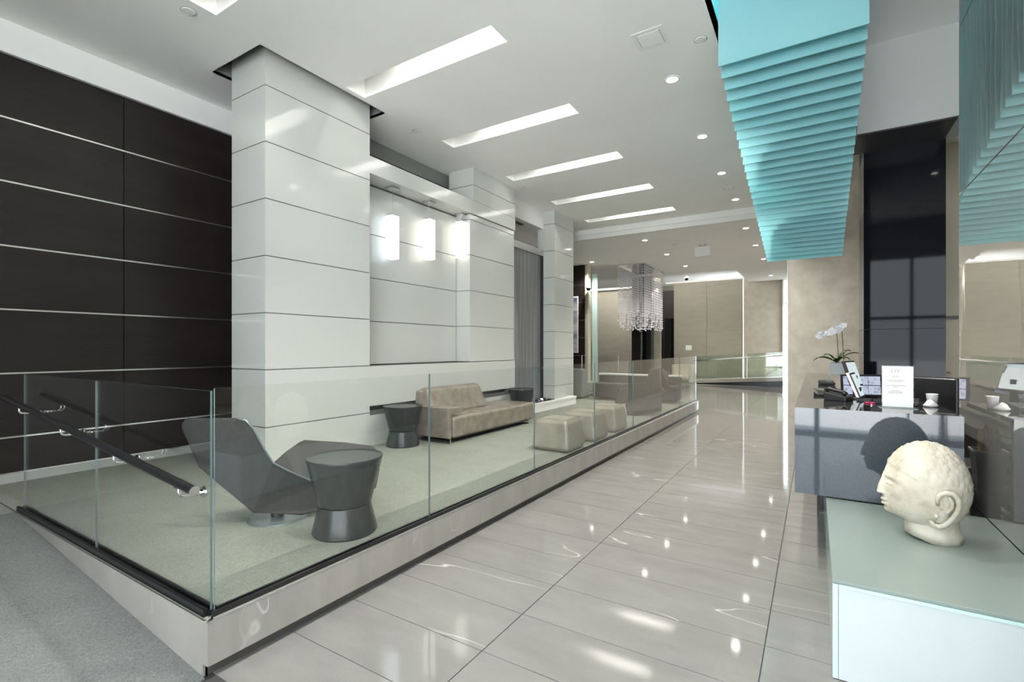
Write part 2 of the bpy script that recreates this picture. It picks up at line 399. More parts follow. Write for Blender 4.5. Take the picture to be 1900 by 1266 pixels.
# ------------------------------------------------------------------ dark wood wall with metal strips
LV = [.347, .68, 1.27, 1.86, 2.445, 3.035, 3.62, 4.205]
wl = MB().box(XW-.25, XW-.02, -2.4, 12.1, -.2, 5.2).build('wall_left', M['wood']); struct(wl, 'dark stained wood panel wall with bright metal strips', 'wall')
yj = [-2.2, -.9, 2.225, 5.35, 8.5, 12.0]
for a, b in zip(LV[:-1], LV[1:]):
    for y0, y1 in zip(yj[:-1], yj[1:]):
        MB().box(XW-.022, XW, y0+.004, y1-.004, a+.008, b-.008).build('wood_panel', M['wood'], wl)
for z in LV[:-1]:
    MB().box(XW-.02, XW+.002, -2.2, 12, z-.007, z+.007).build('metal_strip', M['alum'], wl)
MB().box(XW-.02, XW+.03, -2.2, 12, LV[-1], 4.5).build('white_header', M['ceil'], wl)
bb = MB().box(XW-.02, XW+.006, -2.2, 12, ZT, LV[0]-.007).build('baseboard_left', M['grey']); struct(bb, 'grey skirting below the dark wood wall', 'skirting')

# ------------------------------------------------------------------ white panelled columns and niche wall
def panelled(name, x0, x1, y0, y1, z0, z1, levels, label, faces, mt='white'):
    """core with proud glossy panels on the faces: 'e' (+x side) and 's' (-y side)"""
    g = .007
    c = MB().box(x0, x1-g, y0+g, y1, z0, z1).build(name, M['whitejoint']); struct(c, label, 'column')
    ls = [z0]+[l for l in levels if z0 < l < z1]+[z1]
    for a, b in zip(ls[:-1], ls[1:]):
        if 'e' in faces: MB().box(x1-.02, x1, y0, y1, a+.005, b-.005).build('panel', M[mt], c)
        if 's' in faces: MB().box(x0, x1-.0205, y0, y0+.02, a+.005, b-.005).build('panel', M[mt], c)
    return c
CL = [.685, 1.28, 1.868, 2.456, 3.045, 3.63, 4.21]
YC0, YC1 = 2.892, 4.272
panelled('column', -5.41, XC, YC0, YC1, ZT, 4.78, CL, 'large white glossy panelled column nearest the ramp', 'es')
# lower flush wall
wlow = MB().box(-5.3, XC-.02, YC1, 7.80, ZT, 1.275).build('wall_niche', M['whitejoint']); struct(wlow, 'white panelled wall with lamp niche behind the sofa', 'wall')
MB().box(XC-.03, XC-.012, YC1+.001, 7.80, .765, 1.275).build('panel', M['white'], wlow)
MB().box(XC-.03, XC-.012, YC1+.001, 7.80, ZT, .648).build('panel', M['white'], wlow)
MB().box(XC-.03, XC-.014, YC1+.001, 7.80, .715, .762).build('vent_trim', M['steel'], wlow)
MB().box(XC-.06, XC-.024, YC1+.001, 7.80, .65, .712).build('linear_vent', M['black'], wlow)
# niche back wall
XN = -5.09
MB().box(-5.3, XN-.02, YC1, 6.42, 1.275, 3.73).build('niche_core', M['whitejoint'], wlow)
nl = [1.283, 1.868, 2.456, 3.045, 3.70]
for a, b in zip(nl[:-1], nl[1:]):
    MB().box(XN-.03, XN, YC1+.001, 6.40, a+.005, b-.005).build('panel', M['white'], wlow)
# second column, recessed a little under the beam
panelled('column', -5.30, XC-.03, 6.42, 7.80, 1.28, 3.72, CL, 'white panelled column between the lamp niche and the waterfall', 'es')
bmz0, bmz1 = 3.725, 3.945
be = MB().box(-5.3, XC, YC1, 7.80, bmz0, bmz1).build('beam', M['white']); struct(be, 'white beam carrying the three pendant lamps', 'beam')
panelled('column', -5.30, XC, 6.48, 7.80, bmz1, 4.78, CL, 'white panelled upright above the beam end', 'es')
# third column
panelled('column', -5.20, XC, 9.43, 10.40, ZT, 4.6, CL, 'white panelled column on the far side of the waterfall', 'es')
# cavity above the beam and the waterfall
for i, (a, b, c, d) in enumerate(((-5.62, -5.40, 4.28, 4.5), (-6.27, -5.85, 4.13, 4.5))):
    o = MB().box(a, b, YC1+.15, 9.4, c, d).build('beam', M['cavity']); struct(o, ['grey drop beam above the niche cavity', 'deep grey drop beam against the wood wall'][i], 'beam')
o = MB().box(-5.20, -5.05, 7.80, 9.43, 4.12, 4.5).build('beam', M['bright']); struct(o, 'white header over the waterfall recess', 'beam')

# ------------------------------------------------------------------ ceilings
ZC = 4.5
SL = [(-4.57, -2.55, 2.025+1.70*k, 2.305+1.70*k) for k in range(6)]
holes = list(SL)+[(-5.54, XC+.13, YC0-.13, YC1+.13)]
DL = [(-1.344, 3.80), (-1.344, 5.535), (-1.344, 7.25), (-1.344, 8.938), (-1.344, 10.669), (-1.344, 2.05), (-1.344, .3)]
ce = holed_slab(XW-.2, -.76, -2.4, 11.5, ZC, ZC+.03, holes).build('ceiling', M['ceil']); struct(ce, 'matt white ceiling with lit rectangular slots', 'ceiling')
MB().box(-5.54, XC+.13, YC0-.13, YC1+.13, 4.79, 4.82).build('column_reveal', M['grey'], ce)
for h in ((-5.54, XC+.13, YC0-.14, YC0-.13), (-5.54, XC+.13, YC1+.13, YC1+.14)):
    MB().box(*h, ZC, 4.8).build('column_reveal', M['grey'], ce)
for h in ((-5.55, -5.54), (XC+.13, XC+.14)):
    MB().box(*h, YC0-.13, YC1+.13, ZC, 4.8).build('column_reveal', M['grey'], ce)
cl = MB().box(-10.2, -.45, 11.5, 18.8, 4.285, 4.40).build('ceiling_lower', M['ceil']); struct(cl, 'lower white ceiling over the far lobby', 'ceiling')
MB().box(-2.35, -.45, 18.8, 22.9, 4.285, 4.40).build('end_soffit', M['ceil'], cl)
MB().box(-10.2, -.45, 11.42, 11.5, 4.37, 4.6).build('fascia_step', M['ceil'], cl)
MB().box(-10.2, -.45, 11.46, 11.56, 4.262, 4.375).build('fascia_lip', M['bright'], cl)
cr = MB().box(-.80, 5, -2.4, 13, 5.62, 5.75).build('ceiling_raised', M['ceil']); struct(cr, 'raised ceiling over the reception counter', 'ceiling')
MB().box(-.80, -.76, -2.4, 4.3, 4.5, 5.62).build('raised_side', M['ceil'], cr)
MB().box(-.80, -.76, 4.3, 9.1, 4.5, 5.62).build('turquoise_side', M['fin'], cr)
MB().box(-.80, -.76, 9.1, 12.9, 4.5, 5.62).build('raised_side', M['ceil'], cr)
cf = MB().box(-10.2, -.2, 18.8, 25.7, 4.72, 4.8).build('ceiling_far', M['bright']); struct(cf, 'bright raised cove ceiling at the far wall', 'ceiling')
MB().box(-10.2, -.45, 18.76, 18.8, 4.285, 4.72).build('cove_edge', M['bright'], cf)
bk = MB().box(.50, 5, 8.17, 8.97, 4.44, 5.62).build('wall_bulkhead', M['bulk']); struct(bk, 'grey bulkhead above the black stone column', 'bulkhead')
MB().box(.50, 1.545, 8.20, 8.97, 4.425, 4.44).build('soffit', M['plastic'], bk)

# slot lights: white box above each slot with a linear lamp on the near side
ordn = ['first', 'second', 'third', 'fourth', 'fifth', 'sixth', 'seventh', 'eighth', 'ninth']
for k, (a, b, c, d) in enumerate(SL):
    t = thing('ceiling_light', f'white rectangular ceiling slot light, {ordn[k]} in the row counted from the ramp', 'ceiling light', (0,0,ZC), group='ceiling slot lights')
    H = .30
    bx = MB()
    bx.add([(a,c,.03),(b,c,.03),(b,d,.03),(a,d,.03),(a,c,H),(b,c,H),(b,d,H),(a,d,H)], [(0,1,5,4),(1,2,6,5),(2,3,7,6),(3,0,4,7),(4,5,6,7)])
    bx.build('housing', M['bright'], t)
    MB().tube([(a+.8, c+.05, H-.05), (b-.1, c+.05, H-.05)], .018, 8).build('linear_lamp', M['tubelamp'], t)
    area_light('slot_lamp', ((a+b)/2+.35, c+.06, H-.08), (math.radians(35), 0, 0), 1.1, .06, 6, (1,.97,.92), t)

# ------------------------------------------------------------------ far lobby walls
wb = thing('wall_back', 'far beige fabric panelled wall of the lobby', 'wall', kind='structure')
YB = 22.8
def wallpanel(u0, u1, y, z0, z1, m, name='panel', th=.08):
    x0 = px_on_y(u0, y); x1 = px_on_y(u1, y)
    return MB().box(x0, x1, y, y+th, z0, z1).build(name, M[m], wb)
def px_on_y(u, y):
    a = (u-950)/FPX; d = y/(CY+SY*a); return -SY*d+CY*a*d
def px_on_x(u, x):
    a = (u-950)/FPX; d = x/(-SY+CY*a); return CY*d+SY*a*d
for u0, u1 in ((1250.5, 1311), (1311.5, 1378)):
    wallpanel(u0, u1, YB, -.1, 2.35, 'beige'); wallpanel(u0, u1, YB, 2.36, 4.50, 'beige')
MB().box(px_on_y(1250, YB), px_on_y(1380, YB), YB+.05, YB+.12, -.1, 4.49).build('backing', M['beige'], wb)
wallpanel(1378, 1379.4, YB-.05, -.1, 4.45, 'alum', 'light_strip')
wallpanel(1380, 1452, YB-.3, -.1, 4.45, 'beige2')
MB().box(px_on_y(1240, YB)-.1, px_on_y(1378, YB), YB-.10, YB, 4.46, 4.52).build('cornice', M['bright'], wb)
wallpanel(1000, 1172, 20.6, -.1, 4.08, 'beige')
wallpanel(1000, 1176, 20.45, 4.08, 4.16, 'bright', 'cornice')
wallpanel(1172, 1191, 18.9, -.1, 4.28, 'wood')
wallpanel(1207, 1226, 19.2, -.1, 4.28, 'beige2')
wallpanel(1224, 1252, 24.0, -.1, 4.3, 'wood')
wallpanel(1234, 1252, 23.95, -.1, 2.95, 'blackgloss')
wallpanel(900, 1300, 25.5, -.1, 4.8, 'taupe')
MB().box(-14, -9.4, 11.4, 11.5, -.1, 4.8).build('panel', M['taupe'], wb)
MB().box(-14, -9.4, 19.0, 19.1, -.1, 4.8).build('panel', M['taupe'], wb)
MB().box(-10.1, -10.0, 11.4, 26, -.1, 4.8).build('panel', M['taupe'], wb)
MB().box(-10.0, -6.3, 11.98, 12.08, -.1, 4.8).build('panel', M['taupe'], wb)
# wood wing with light end cap and glass fin on the left of the far lobby
ww = thing('wall_wing', 'dark wood wing wall beyond the white columns', 'wall', kind='structure')
yw = 15.0; xw1 = px_on_y(1085.5, yw)
MB().box(-12, xw1, yw+.02, yw+.25, ZT-.26, 4.285).build('wing_core', M['black'], ww)
for i, (a, b) in enumerate(zip([0, .68, 1.27, 1.86, 2.445, 3.035, 3.62], [.68, 1.27, 1.86, 2.445, 3.035, 3.62, 4.28])):
    MB().box(-12, xw1, yw, yw+.02, a+.008, b-.008).build('wood_panel', M['wood'], ww)
    MB().box(-12, xw1, yw-.001, yw+.02, a-.006, a+.006).build('metal_strip', M['alum'], ww)
MB().box(xw1, px_on_y(1091, yw), yw, yw+.25, 0, 4.285).build('end_cap', M['cream'], ww)
gf = MB().box(px_on_y(1091, yw)+.02, px_on_y(1102, yw), yw+.3, yw+.33, 0, 4.0).build('window_2', M['pglass']); struct(gf, 'tall pale turquoise glass fin beside the dark wing wall', 'glass fin')
xa = px_on_y(1072, yw-.05)
art = thing('picture', 'narrow blue and white picture on the dark wing wall', 'picture', (0,0,0))
MB().box(xa-.55, xa, yw-.035, yw-.001, 1.35, 3.25).build('frame', M['paper'], art)
MB().box(xa-.52, xa-.03, yw-.038, yw-.034, 1.40, 3.20).build('print', M['art'], art)
# blue-black mirrored column behind the chandelier
cb = MB().box(px_on_y(1190, 18.6), px_on_y(1208, 18.6), 18.6, 19.0, 0, 4.285).build('column_dark', M['blackgloss']); struct(cb, 'dark glossy column behind the crystal chandelier', 'column')
MB().box(px_on_y(1190, 18.6)-.03, px_on_y(1190, 18.6)+.02, 18.56, 18.62, 0, 4.285).build('corner_trim', M['steel'], cb)

# beige stone wall and wall with the door behind reception
YS = 12.6
ws = MB().box(px_on_y(1462, YS), 2.05, YS, YS+.35, -.1, 5.62).build('wall_stone', M['stone']); struct(ws, 'mottled beige stone wall behind the reception counter', 'wall')
MB().box(px_on_y(1462, YS)-.012, px_on_y(1462, YS), YS-.004, YS+.36, -.1, 5.62).build('edge_trim', M['alum'], ws)
wr = MB().box(2.05, 5, YS+.3, YS+.5, -.1, 5.62).build('wall_rear', M['cream']); struct(wr, 'cream rear wall with a door beyond reception', 'wall')
dr = thing('door_1', 'cream door in the rear wall beyond reception', 'door', kind='structure')
MB().box(2.10, 2.95, YS+.24, YS+.29, 0, 2.08).build('leaf', M['cream'], dr)
MB().box(2.05, 3.0, YS+.22, YS+.30, 2.085, 2.15).build('frame', M['toe'], dr)
MB().tube([(2.18, YS+.22, 1.02), (2.30, YS+.22, 1.02)], .011, 8).build('handle', M['steel'], dr)
# outer shell (mostly behind the camera)
we = MB().box(4.0, 4.2, -2.4, 13.2, -.2, 5.7).build('wall_east', M['taupe']); struct(we, 'plain outer wall on the reception side', 'wall')
# window wall behind the camera
wf = thing('window_1', 'tall entrance glazing with dark mullions facing the street', 'window', kind='structure')
XWN = -2.6
wq = MB().box(XW, XWN, -2.35, -2.2, -.2, 5.7).build('wall_front', M['wood']); struct(wq, 'dark wood wall beside the entrance glazing', 'wall')
for x in np.linspace(XWN, 4.0, 6):
    MB().box(x-.04, x+.04, -2.35, -2.23, 0, 4.5).build('mullion', M['black'], wf)
MB().box(XWN, 4, -2.35, -2.23, 2.45, 2.55).build('transom', M['black'], wf)
MB().box(XWN, 4, -2.35, -2.23, 4.42, 5.7).build('header', M['ceil'], wf)
pv = MB().box(-60, 60, -60, -2.4, -.3, -.02).build('pavement', M['pave']); struct(pv, 'grey pavement outside the entrance glazing', 'pavement')
wfr = MB().box(-.45, -.25, YS+.36, 21.6, -.2, 4.8).build('wall_far_side', M['beige2']); struct(wfr, 'beige side wall of the far corridor behind the stone wall', 'wall')
MB().box(-.45, -.25, 21.6, 24.4, 3.9, 4.8).build('window_header', M['ceil'], wfr)
# far window strip
wz = thing('window_3', 'narrow bright window strip at the far end of the corridor', 'window', kind='structure')
x0, x1 = px_on_y(1452, 22.5), px_on_y(1475, 22.5)
MB().box(x0, x0+.05, 22.4, 22.5, 0, 4.4).build('frame', M['alum'], wz)
for z in (1.35, 3.3):
    MB().box(x0, x1+1, 22.42, 22.48, z, z+.05).build('frame', M['alum'], wz)
MB().box(x0, x1+1, 22.44, 22.455, 0, 4.4).build('pane', M['glass'], wz)

# ------------------------------------------------------------------ mirror wall, black column
XM = .905
wm = MB().box(XM+.012, XM+.14, 1.15, 4.77, 0, 5.62).build('wall_right', M['black']); struct(wm, 'mirror panelled wall at the end of the reception counter', 'wall')
for z0, z1 in ((.455, 1.402), (1.418, 2.624), (2.634, 3.844), (3.854, 5.06), (5.07, 5.61)):
    MB().box(XM, XM+.012, 1.15, 4.765, z0, z1).build('mirror_panel', M['mirror'], wm)
MB().box(XM-.004, XM+.014, 1.15, 4.765, 1.402, 1.418).build('chrome_joint', M['chrome'], wm)
MB().box(XM, XM+.14, 4.765, 4.775, 0, 5.61).build('end_trim', M['alum'], wm)
bc = MB().box(px_on_y(1603, 8.97), px_on_y(1755, 8.97), 8.98, 9.9, 0, 5.6).build('column_granite', M['grout']); struct(bc, 'tall polished black stone column behind the reception counter', 'column')
xl, xr = px_on_y(1603, 8.97), px_on_y(1755, 8.97)
for a, b in ((.0, 1.78), (1.785, 3.55), (3.555, 4.44)):
    MB().box(xl, xr, 8.965, 8.985, a+.002, b).build('stone_panel', M['blackstone'], bc)
    MB().box(xl-.002, xl+.02, 8.985, 9.9, a+.002, b).build('stone_panel', M['blackstone'], bc)

# ------------------------------------------------------------------ glass railings
def gpanel(m, x0, x1, y0, y1, z0, z1, ax, ztop=None):
    v = [(x,y,z) for z in (z0,z1) for y in (y0,y1) for x in (x0,x1)]
    fs = [(0,2,3,1),(4,5,7,6),(0,1,5,4),(2,6,7,3),(0,4,6,2),(1,3,7,5)]
    for i, f in enumerate(fs):
        big = i in ((4,5) if ax == 'x' else (2,3))
        m.add([v[k] for k in f], [(0,1,2,3)], 0 if big else 1)
    return m
ZG = 1.315; XG = XF-.042
gr = thing('glass_railing', 'long frameless glass railing along the corridor edge of the platform', 'railing', (XG, YF0, ZT))
ys = [0.045, 1.53, 3.08, 4.64, 6.19, 7.75, 9.22, 10.85]
for a, b in zip(ys[:-1], ys[1:]):
    gpanel(MB(), -.005, .005, a+.003, b-.003, .004, ZG-ZT, 'x').build('glass_panel', [M['glass'], M['gedge']], gr)
MB().box(-.022, -.008, .03, 10.87, 0, .03).box(.008, .022, .03, 10.87, 0, .03).build('base_channel', M['black'], gr)
MB().box(-.004, .030, .03, 10.87, 0, .010).build('channel_gasket', M['steel'], gr)
fr = thing('glass_railing', 'short frameless glass railing with black handrail beside the ramp', 'railing', (XG, YF0+.04, ZT))
for a, b in ((-.008, -1.35), (-1.35, -2.72)):
    gpanel(MB(), b+.003, a-.003, -.005, .005, .004, ZG-ZT-.012, 'y').build('glass_panel', [M['glass'], M['gedge']], fr)
MB().box(-2.80, -.024, -.028, -.008, 0, .034).box(-2.80, -.024, .008, .028, 0, .034).build('base_channel', M['black'], fr)
o3 = Vector((XG, YF0+.04, ZT)); hy = 1.06-o3.y
h0, h1 = Vector((-2.285-o3.x, hy, .882-o3.z)), Vector((-5.09-o3.x, hy, 1.143-o3.z))
hr = MB().tube([h0, h1], .0205, 20).build('handrail', M['black'], fr, smooth=True, auto=True)
hd = (h1-h0).normalized()
MB().tube([h0-hd*.004, h0+hd*.004], .0212, 20).build('end_cap', M['steel'], hr)
for bx_ in (-2.42, -3.12, -3.90, -4.71):
    t_ = (bx_-o3.x-h0.x)/(h1.x-h0.x); p = h0.lerp(h1, t_)
    b = MB()
    b.tube([p+Vector((0,0,-.018)), p+Vector((0,0,-.045)), p+Vector((0,.006,-.058)), p+Vector((0,.02,-.064)), p+Vector((0,-hy-.03,-.064))], .0065, 10)
    b.tube([p+Vector((0,-hy-.055,-.064)), p+Vector((0,-hy-.012,-.064))], [.010,.013], 14)
    b.tube([p+Vector((0,-hy-.016,-.064)), p+Vector((0,-hy-.0065,-.064))], .026, 20)
    b.box(p.x-.03, p.x+.03, p.y-.008, p.y+.008, p.z-.0235, p.z-.0185)
    b.build('bracket', M['chrome'], hr, smooth=True, auto=True)

# ------------------------------------------------------------------ sofa, stools, side tables
so = thing('sofa', 'taupe leather sofa with one low arm against the niche wall', 'sofa', (-3.97, 4.87, ZT))
def rb(par, name, m, b, r=.035, seg=4):
    return MB().box(*b).build(name, M[m], par, smooth=True, bevel=r, seg=seg, auto=True)
rb(so, 'seat', 'leather', (-.70, 0, .085, 2.225, .065, .345), .045)
ar = MB().prism([(-.62,.0,.07),(-.62,.07,.07),(-.62,.072,.385),(-.62,.335,.40),(-.62,.335,.465),(-.62,.0,.472)], (.60,0,0)).build('arm', M['leather'], so, smooth=True, bevel=.014, seg=3, auto=True)
bkp = MB().hexa([(-.70,.095,.33),(-.36,.095,.33),(-.36,1.40,.33),(-.70,1.40,.33)], [(-.66,.14,.70),(-.50,.14,.69),(-.50,1.36,.69),(-.66,1.36,.70)])
bkp.build('backrest', M['leather'], so, smooth=True, bevel=.05, seg=5, auto=True)
MB().hexa([(-.70,.08,.33),(-.60,.08,.33),(-.60,.20,.33),(-.70,.20,.33)], [(-.68,.09,.67),(-.56,.09,.66),(-.56,.20,.66),(-.68,.20,.67)]).build('back_end', M['leather'], so, smooth=True, bevel=.03, seg=4, auto=True)
for y in (.035, 2.06):
    MB().tube([(-.02,y,.08),(-.02,y,.008),(-.60,y,.008),(-.60,y,.08)], .007, 8).build('leg', M['chrome'], so)
MB().box(-.66, -.06, .12, 2.15, .045, .068).build('underframe', M['black'], so)
def stool(i, y):
    s = thing('stool', ['pale taupe leather cube stool nearest the ramp, in the row by the glass', 'middle pale taupe leather cube stool in the row by the glass', 'pale taupe leather cube stool of the row farthest from the ramp'][i], 'stool', (-2.70, y, ZT), group='cube stools by the glass railing')
    a, b = .255, .205
    MB().hexa([(-a*.93,-a*.93,.006),(a*.93,-a*.93,.006),(a*.93,a*.93,.006),(-a*.93,a*.93,.006)], [(-a,-a,.10),(a,-a,.10),(a,a,.10),(-a,a,.10)]).hexa([(-a,-a,.10),(a,-a,.10),(a,a,.10),(-a,a,.10)], [(-b,-b,.385),(b,-b,.385),(b,b,.385),(-b,b,.385)])
    m = MB()
    rings = [(.236,.004),(.255,.06),(.250,.14),(.226,.33),(.205,.385)]
    vs_ = []; fs = []
    for w, z in rings: vs_ += [(-w,-w,z),(w,-w,z),(w,w,z),(-w,w,z)]
    for k in range(len(rings)-1):
        for j in range(4): fs.append((k*4+j, k*4+(j+1) % 4, k*4+4+(j+1) % 4, k*4+4+j))
    fs += [(3,2,1,0), tuple(len(vs_)-4+j for j in range(4))]
    m.add(vs_, fs); m.build('cushion', M['stoolleather'], s, smooth=True, bevel=.045, seg=4, auto=True)
    MB().tube([(-.20,-.20,.386),(.20,-.20,.386),(.20,.20,.386),(-.20,.20,.386),(-.20,-.2,.386)], .004, 6).build('piping_or_glint', M['stoolleather'], s)
for i, y in enumerate((5.44, 6.25, 7.07)): stool(i, y)
def side_table(loc, label):
    t = thing('side_table', label, 'side table', loc, group='charcoal drum side tables')
    MB().lathe([(.205,0),(.212,.012),(.172,.188),(.170,.192)], 48).build('base', M['charcoal'], t, smooth=True, auto=True)
    MB().lathe([(.172,.196),(.174,.20),(.248,.495),(.250,.505),(.246,.510)], 48, capt=False).build('body', M['charcoal'], t, smooth=True, auto=True)
    MB().lathe([(.0,.502),(.238,.502),(.246,.509),(.247,.5105)], 48, capb=False, capt=False).build('top', M['charcoal'], t, smooth=True, auto=True)
side_table((-2.711, 2.205, ZT), 'charcoal drum side table in front of the dark lounge chair')
side_table((-4.475, 4.545, ZT), 'charcoal drum side table beside the sofa arm')
side_table((-4.49, 7.55, ZT), 'charcoal drum side table half hidden behind the sofa seat')

# ------------------------------------------------------------------ lounge chairs (folded shells)
def shell(par, name, pts, m, th=.03, to=None):
    """polygon of (u, v, depth) points, thickened away from the camera"""
    P = [px(*p)-Vector(par.location) for p in pts]
    n = Vector((0,0,0))
    for i in range(len(P)): n += P[i].cross(P[(i+1) % len(P)])
    n.normalize()
    if n.dot(Vector((-SY, CY, 0))) < 0: n = -n
    bm = bmesh.new(); vs_ = [bm.verts.new(p) for p in P]; f = bm.faces.new(vs_)
    bmesh.ops.triangulate(bm, faces=[f])
    me = bpy.data.meshes.new(name); bm.to_mesh(me); bm.free(); me.materials.append(M[m])
    o = bpy.data.objects.new(name, me); COL.objects.link(o); o.parent = par
    md = o.modifiers.new('s', 'SOLIDIFY'); md.thickness = th; md.offset = 0
    md = o.modifiers.new('b', 'BEVEL'); md.width = .010; md.segments = 3; md.limit_method = 'ANGLE'
    return o
lc = thing('lounge_chair', 'dark grey winged swivel lounge chair behind the glass corner', 'lounge chair', tuple(px(515, 962, 3.56).xy)+(ZT,))
near = [(339,797,3.22),(339,785,3.22),(347,776,3.22),(440,776,3.30),(456,779,3.31),(470,795,3.33),(490,832,3.36),(507,858,3.39),(535,873,3.45),(583,894,3.57),(602,901,3.62),(602,944,3.62),(560,956,3.52),(470,951,3.38),(405,896,3.30),(370,866,3.26)]
shell(lc, 'back_shell', near, 'chairgrey', .035)
shell(lc, 'back_lining', [(344,786,3.30),(352,778,3.30),(438,778,3.38),(452,783,3.39),(440,802,3.44),(360,806,3.38)], 'chairinner', .03)
far = [(506,862,3.72),(530,840,3.80),(556,822,3.90),(566,818,3.92),(640,822,3.92),(690,828,3.92),(700,836,3.90),(704,870,3.82),(697,905,3.74),(650,925,3.70),(560,912,3.62)]
shell(lc, 'wing', far, 'chairinner', .035)
shell(lc, 'seat', [(475,934,3.46),(560,935,3.60),(650,922,3.72),(697,905,3.75),(506,866,3.72),(430,880,3.55)], 'chairinner', .05)
MB().lathe([(.20,0),(.20,.006),(.18,.014),(.0,.018)], 48, capt=False).build('base_plate', M['basegrey'], lc, smooth=True, auto=True)
MB().lathe([(.045,.012),(.045,.12)], 24).build('pedestal', M['black'], lc)
MB().tube([px(u, v, d)-Vector(lc.location) for u, v, d in ((438,777,3.285),(456,780,3.29),(470,796,3.31),(490,833,3.34),(507,859,3.37),(535,874,3.43),(583,895,3.55),(600,901,3.60))], .006, 8).build('piping_or_glint', M['basegrey'], lc, smooth=True)  # rim highlight put in as a paler grey tube
def flat_chair(label, loc, pts_near, dn, df, base, seatm='chairinner'):
    c = thing('lounge_chair', label, 'lounge chair', loc)
    return c
lc2 = thing('lounge_chair', 'dark grey lounge chair beyond the cube stools', 'lounge chair', tuple(px(1190, 770, 9.0).xy)+(ZT,))
d0, d1 = 9.35, 10.0
shell(lc2, 'seat_side', [(1141,744,d0),(1152,724,d0),(1158,720,d0),(1192,722,d0),(1198,710,d0),(1206,686,d0),(1226,682,d0),(1230,700,d0),(1226,728,d0),(1180,742,d0),(1150,752,d0),(1141,754,d0)], 'chairinner', .05)
shell(lc2, 'back_shell', [(1206,686,d0),(1226,682,d0),(1238,690,d1),(1240,728,d1),(1228,728,d0)], 'chairgrey', .05)
shell(lc2, 'underside', [(1160,750,9.3),(1228,730,9.3),(1228,760,8.95),(1178,768,8.95),(1164,768,9.0)], 'chairgrey', .10)
shell(lc2, 'wing', [(1150,722,d1),(1158,712,d1),(1200,712,d1),(1212,690,d1),(1226,690,d1),(1226,735,d1),(1150,740,d1)], 'chairinner', .05)
lc3 = thing('lounge_chair', 'pale grey chair standing behind the third white column', 'lounge chair', tuple(px(1074, 733, 12.2).xy)+(ZT,))
p3 = px(1074, 733, 12.7)
MB().hexa([(-.30,-.18,.02),(.17,-.18,.02),(.17,.35,.02),(-.30,.35,.02)], [(-.36,-.24,.74),(.24,-.24,.74),(.24,-.12,.74),(-.36,-.12,.74)]).build('backrest', M['chairpale'], lc3, bevel=.03)
MB().box(-.28, .18, -.1, .55, .12, .40).build('seat', M['chairpale'], lc3, bevel=.04)
bn = thing('bench', 'long brown upholstered bench across the rear of the platform', 'bench', (-3.95, 11.35, ZT))
MB().box(-.65, 1.35, -.25, .30, .05, .40).build('seat', M['chairinner'], bn, bevel=.03)
MB().box(-.65, 1.35, .18, .32, .36, .58).build('backrest', M['chairinner'], bn, bevel=.03)
MB().box(-.65, 1.35, .17, .33, .582, .62).build('top_rail', M['bright'], bn)
tc = thing('tub_chair', 'beige tub chair beyond the far end of the glass railing', 'tub chair', tuple(px(1267, 716, 18.6).xy)+(0,))
m = MB(); prof = []
for k in range(25):
    a = math.radians(-40+k*260/24); prof.append((math.cos(a), math.sin(a)))
vs_ = []; fs = []
for (c, s) in prof:
    vs_ += [(.36*c,.36*s,.22),(.42*c,.42*s,.88),(.34*c,.34*s,.88),(.30*c,.30*s,.22)]
for k in range(len(prof)-1):
    for j in range(4): fs.append((k*4+j, k*4+(j+1) % 4, k*4+4+(j+1) % 4, k*4+4+j))
fs += [(0,1,2,3), tuple(len(vs_)-4+j for j in range(4))[::-1]]
m.add(vs_, fs).build('shell', M['cream'], tc, bevel=.02)
MB().lathe([(.33,.22),(.34,.40),(.30,.46)], 32).build('seat', M['cream'], tc, smooth=True, auto=True)
for a in (45, 135, 225, 315):
    x, y = .26*math.cos(math.radians(a)), .26*math.sin(math.radians(a)); MB().tube([(x,y,0),(x,y,.24)], .02, 8).build('leg', M['black'], tc)

# rear glass screen of the platform
rg = thing('glass_railing', 'glass screen across the rear edge of the platform', 'railing', (-4.25, 11.95, ZT))
for a, b in ((-2.0, -1.0), (-.99, .01)):
    gpanel(MB(), a, b, -.006, .006, 0, ZG-ZT, 'y').build('glass_panel', [M['glass'], M['gedge']], rg)
MB().box(-2.0, .01, -.02, .02, 0, .03).build('base_channel', M['black'], rg)

# ------------------------------------------------------------------ waterfall and planter
wa = thing('waterfall', 'tall rippled steel water wall in a steel frame', 'water wall', (-5.1, 8.62, ZT))
MB().box(-.03, 0, -.80, .78, .12, 3.26).build('water_panel', M['water'], wa)
MB().box(-.04, .06, -.81, .80, 3.26, 3.40).build('top_bar', M['steel'], wa)
MB().box(-.02, .05, .765, .80, .12, 3.26).build('frame_post', M['black'], wa)
pn = thing('planter', 'low white planter box of dark pebbles at the foot of the water wall', 'planter', (-4.8, 8.7, ZT))
MB().box(-.24, .26, -.80, .725, 0, .13).box(.03, .26, .725, 1.32, 0, .13).build('box', M['bright'], pn)
rim = MB().box(.20, .27, -.81, 1.33, .13, .175).box(-.24, .20, -.81, -.74, .13, .175).box(.03, .20, 1.26, 1.33, .13, .175); rim.build('rim', M['bright'], pn)
pm = MB()
for k in range(240):
    x, y = rng.uniform(-.22, .18), rng.uniform(-.72, .70); r = rng.uniform(.018, .035)
    pm.lathe([(.2*r,-.5*r),(r,0),(.2*r,.5*r)], 6, (x, y, .14+rng.uniform(0,.012)))
tag(pm.build('pebbles', M['pebble'], pn), kind='stuff')
for k in range(3):
    MB().lathe([(.02,.14),(.02,.17),(.015,.175)], 12, (-.12, -.5+.45*k, 0)).build('uplight', M['lamp'], pn)

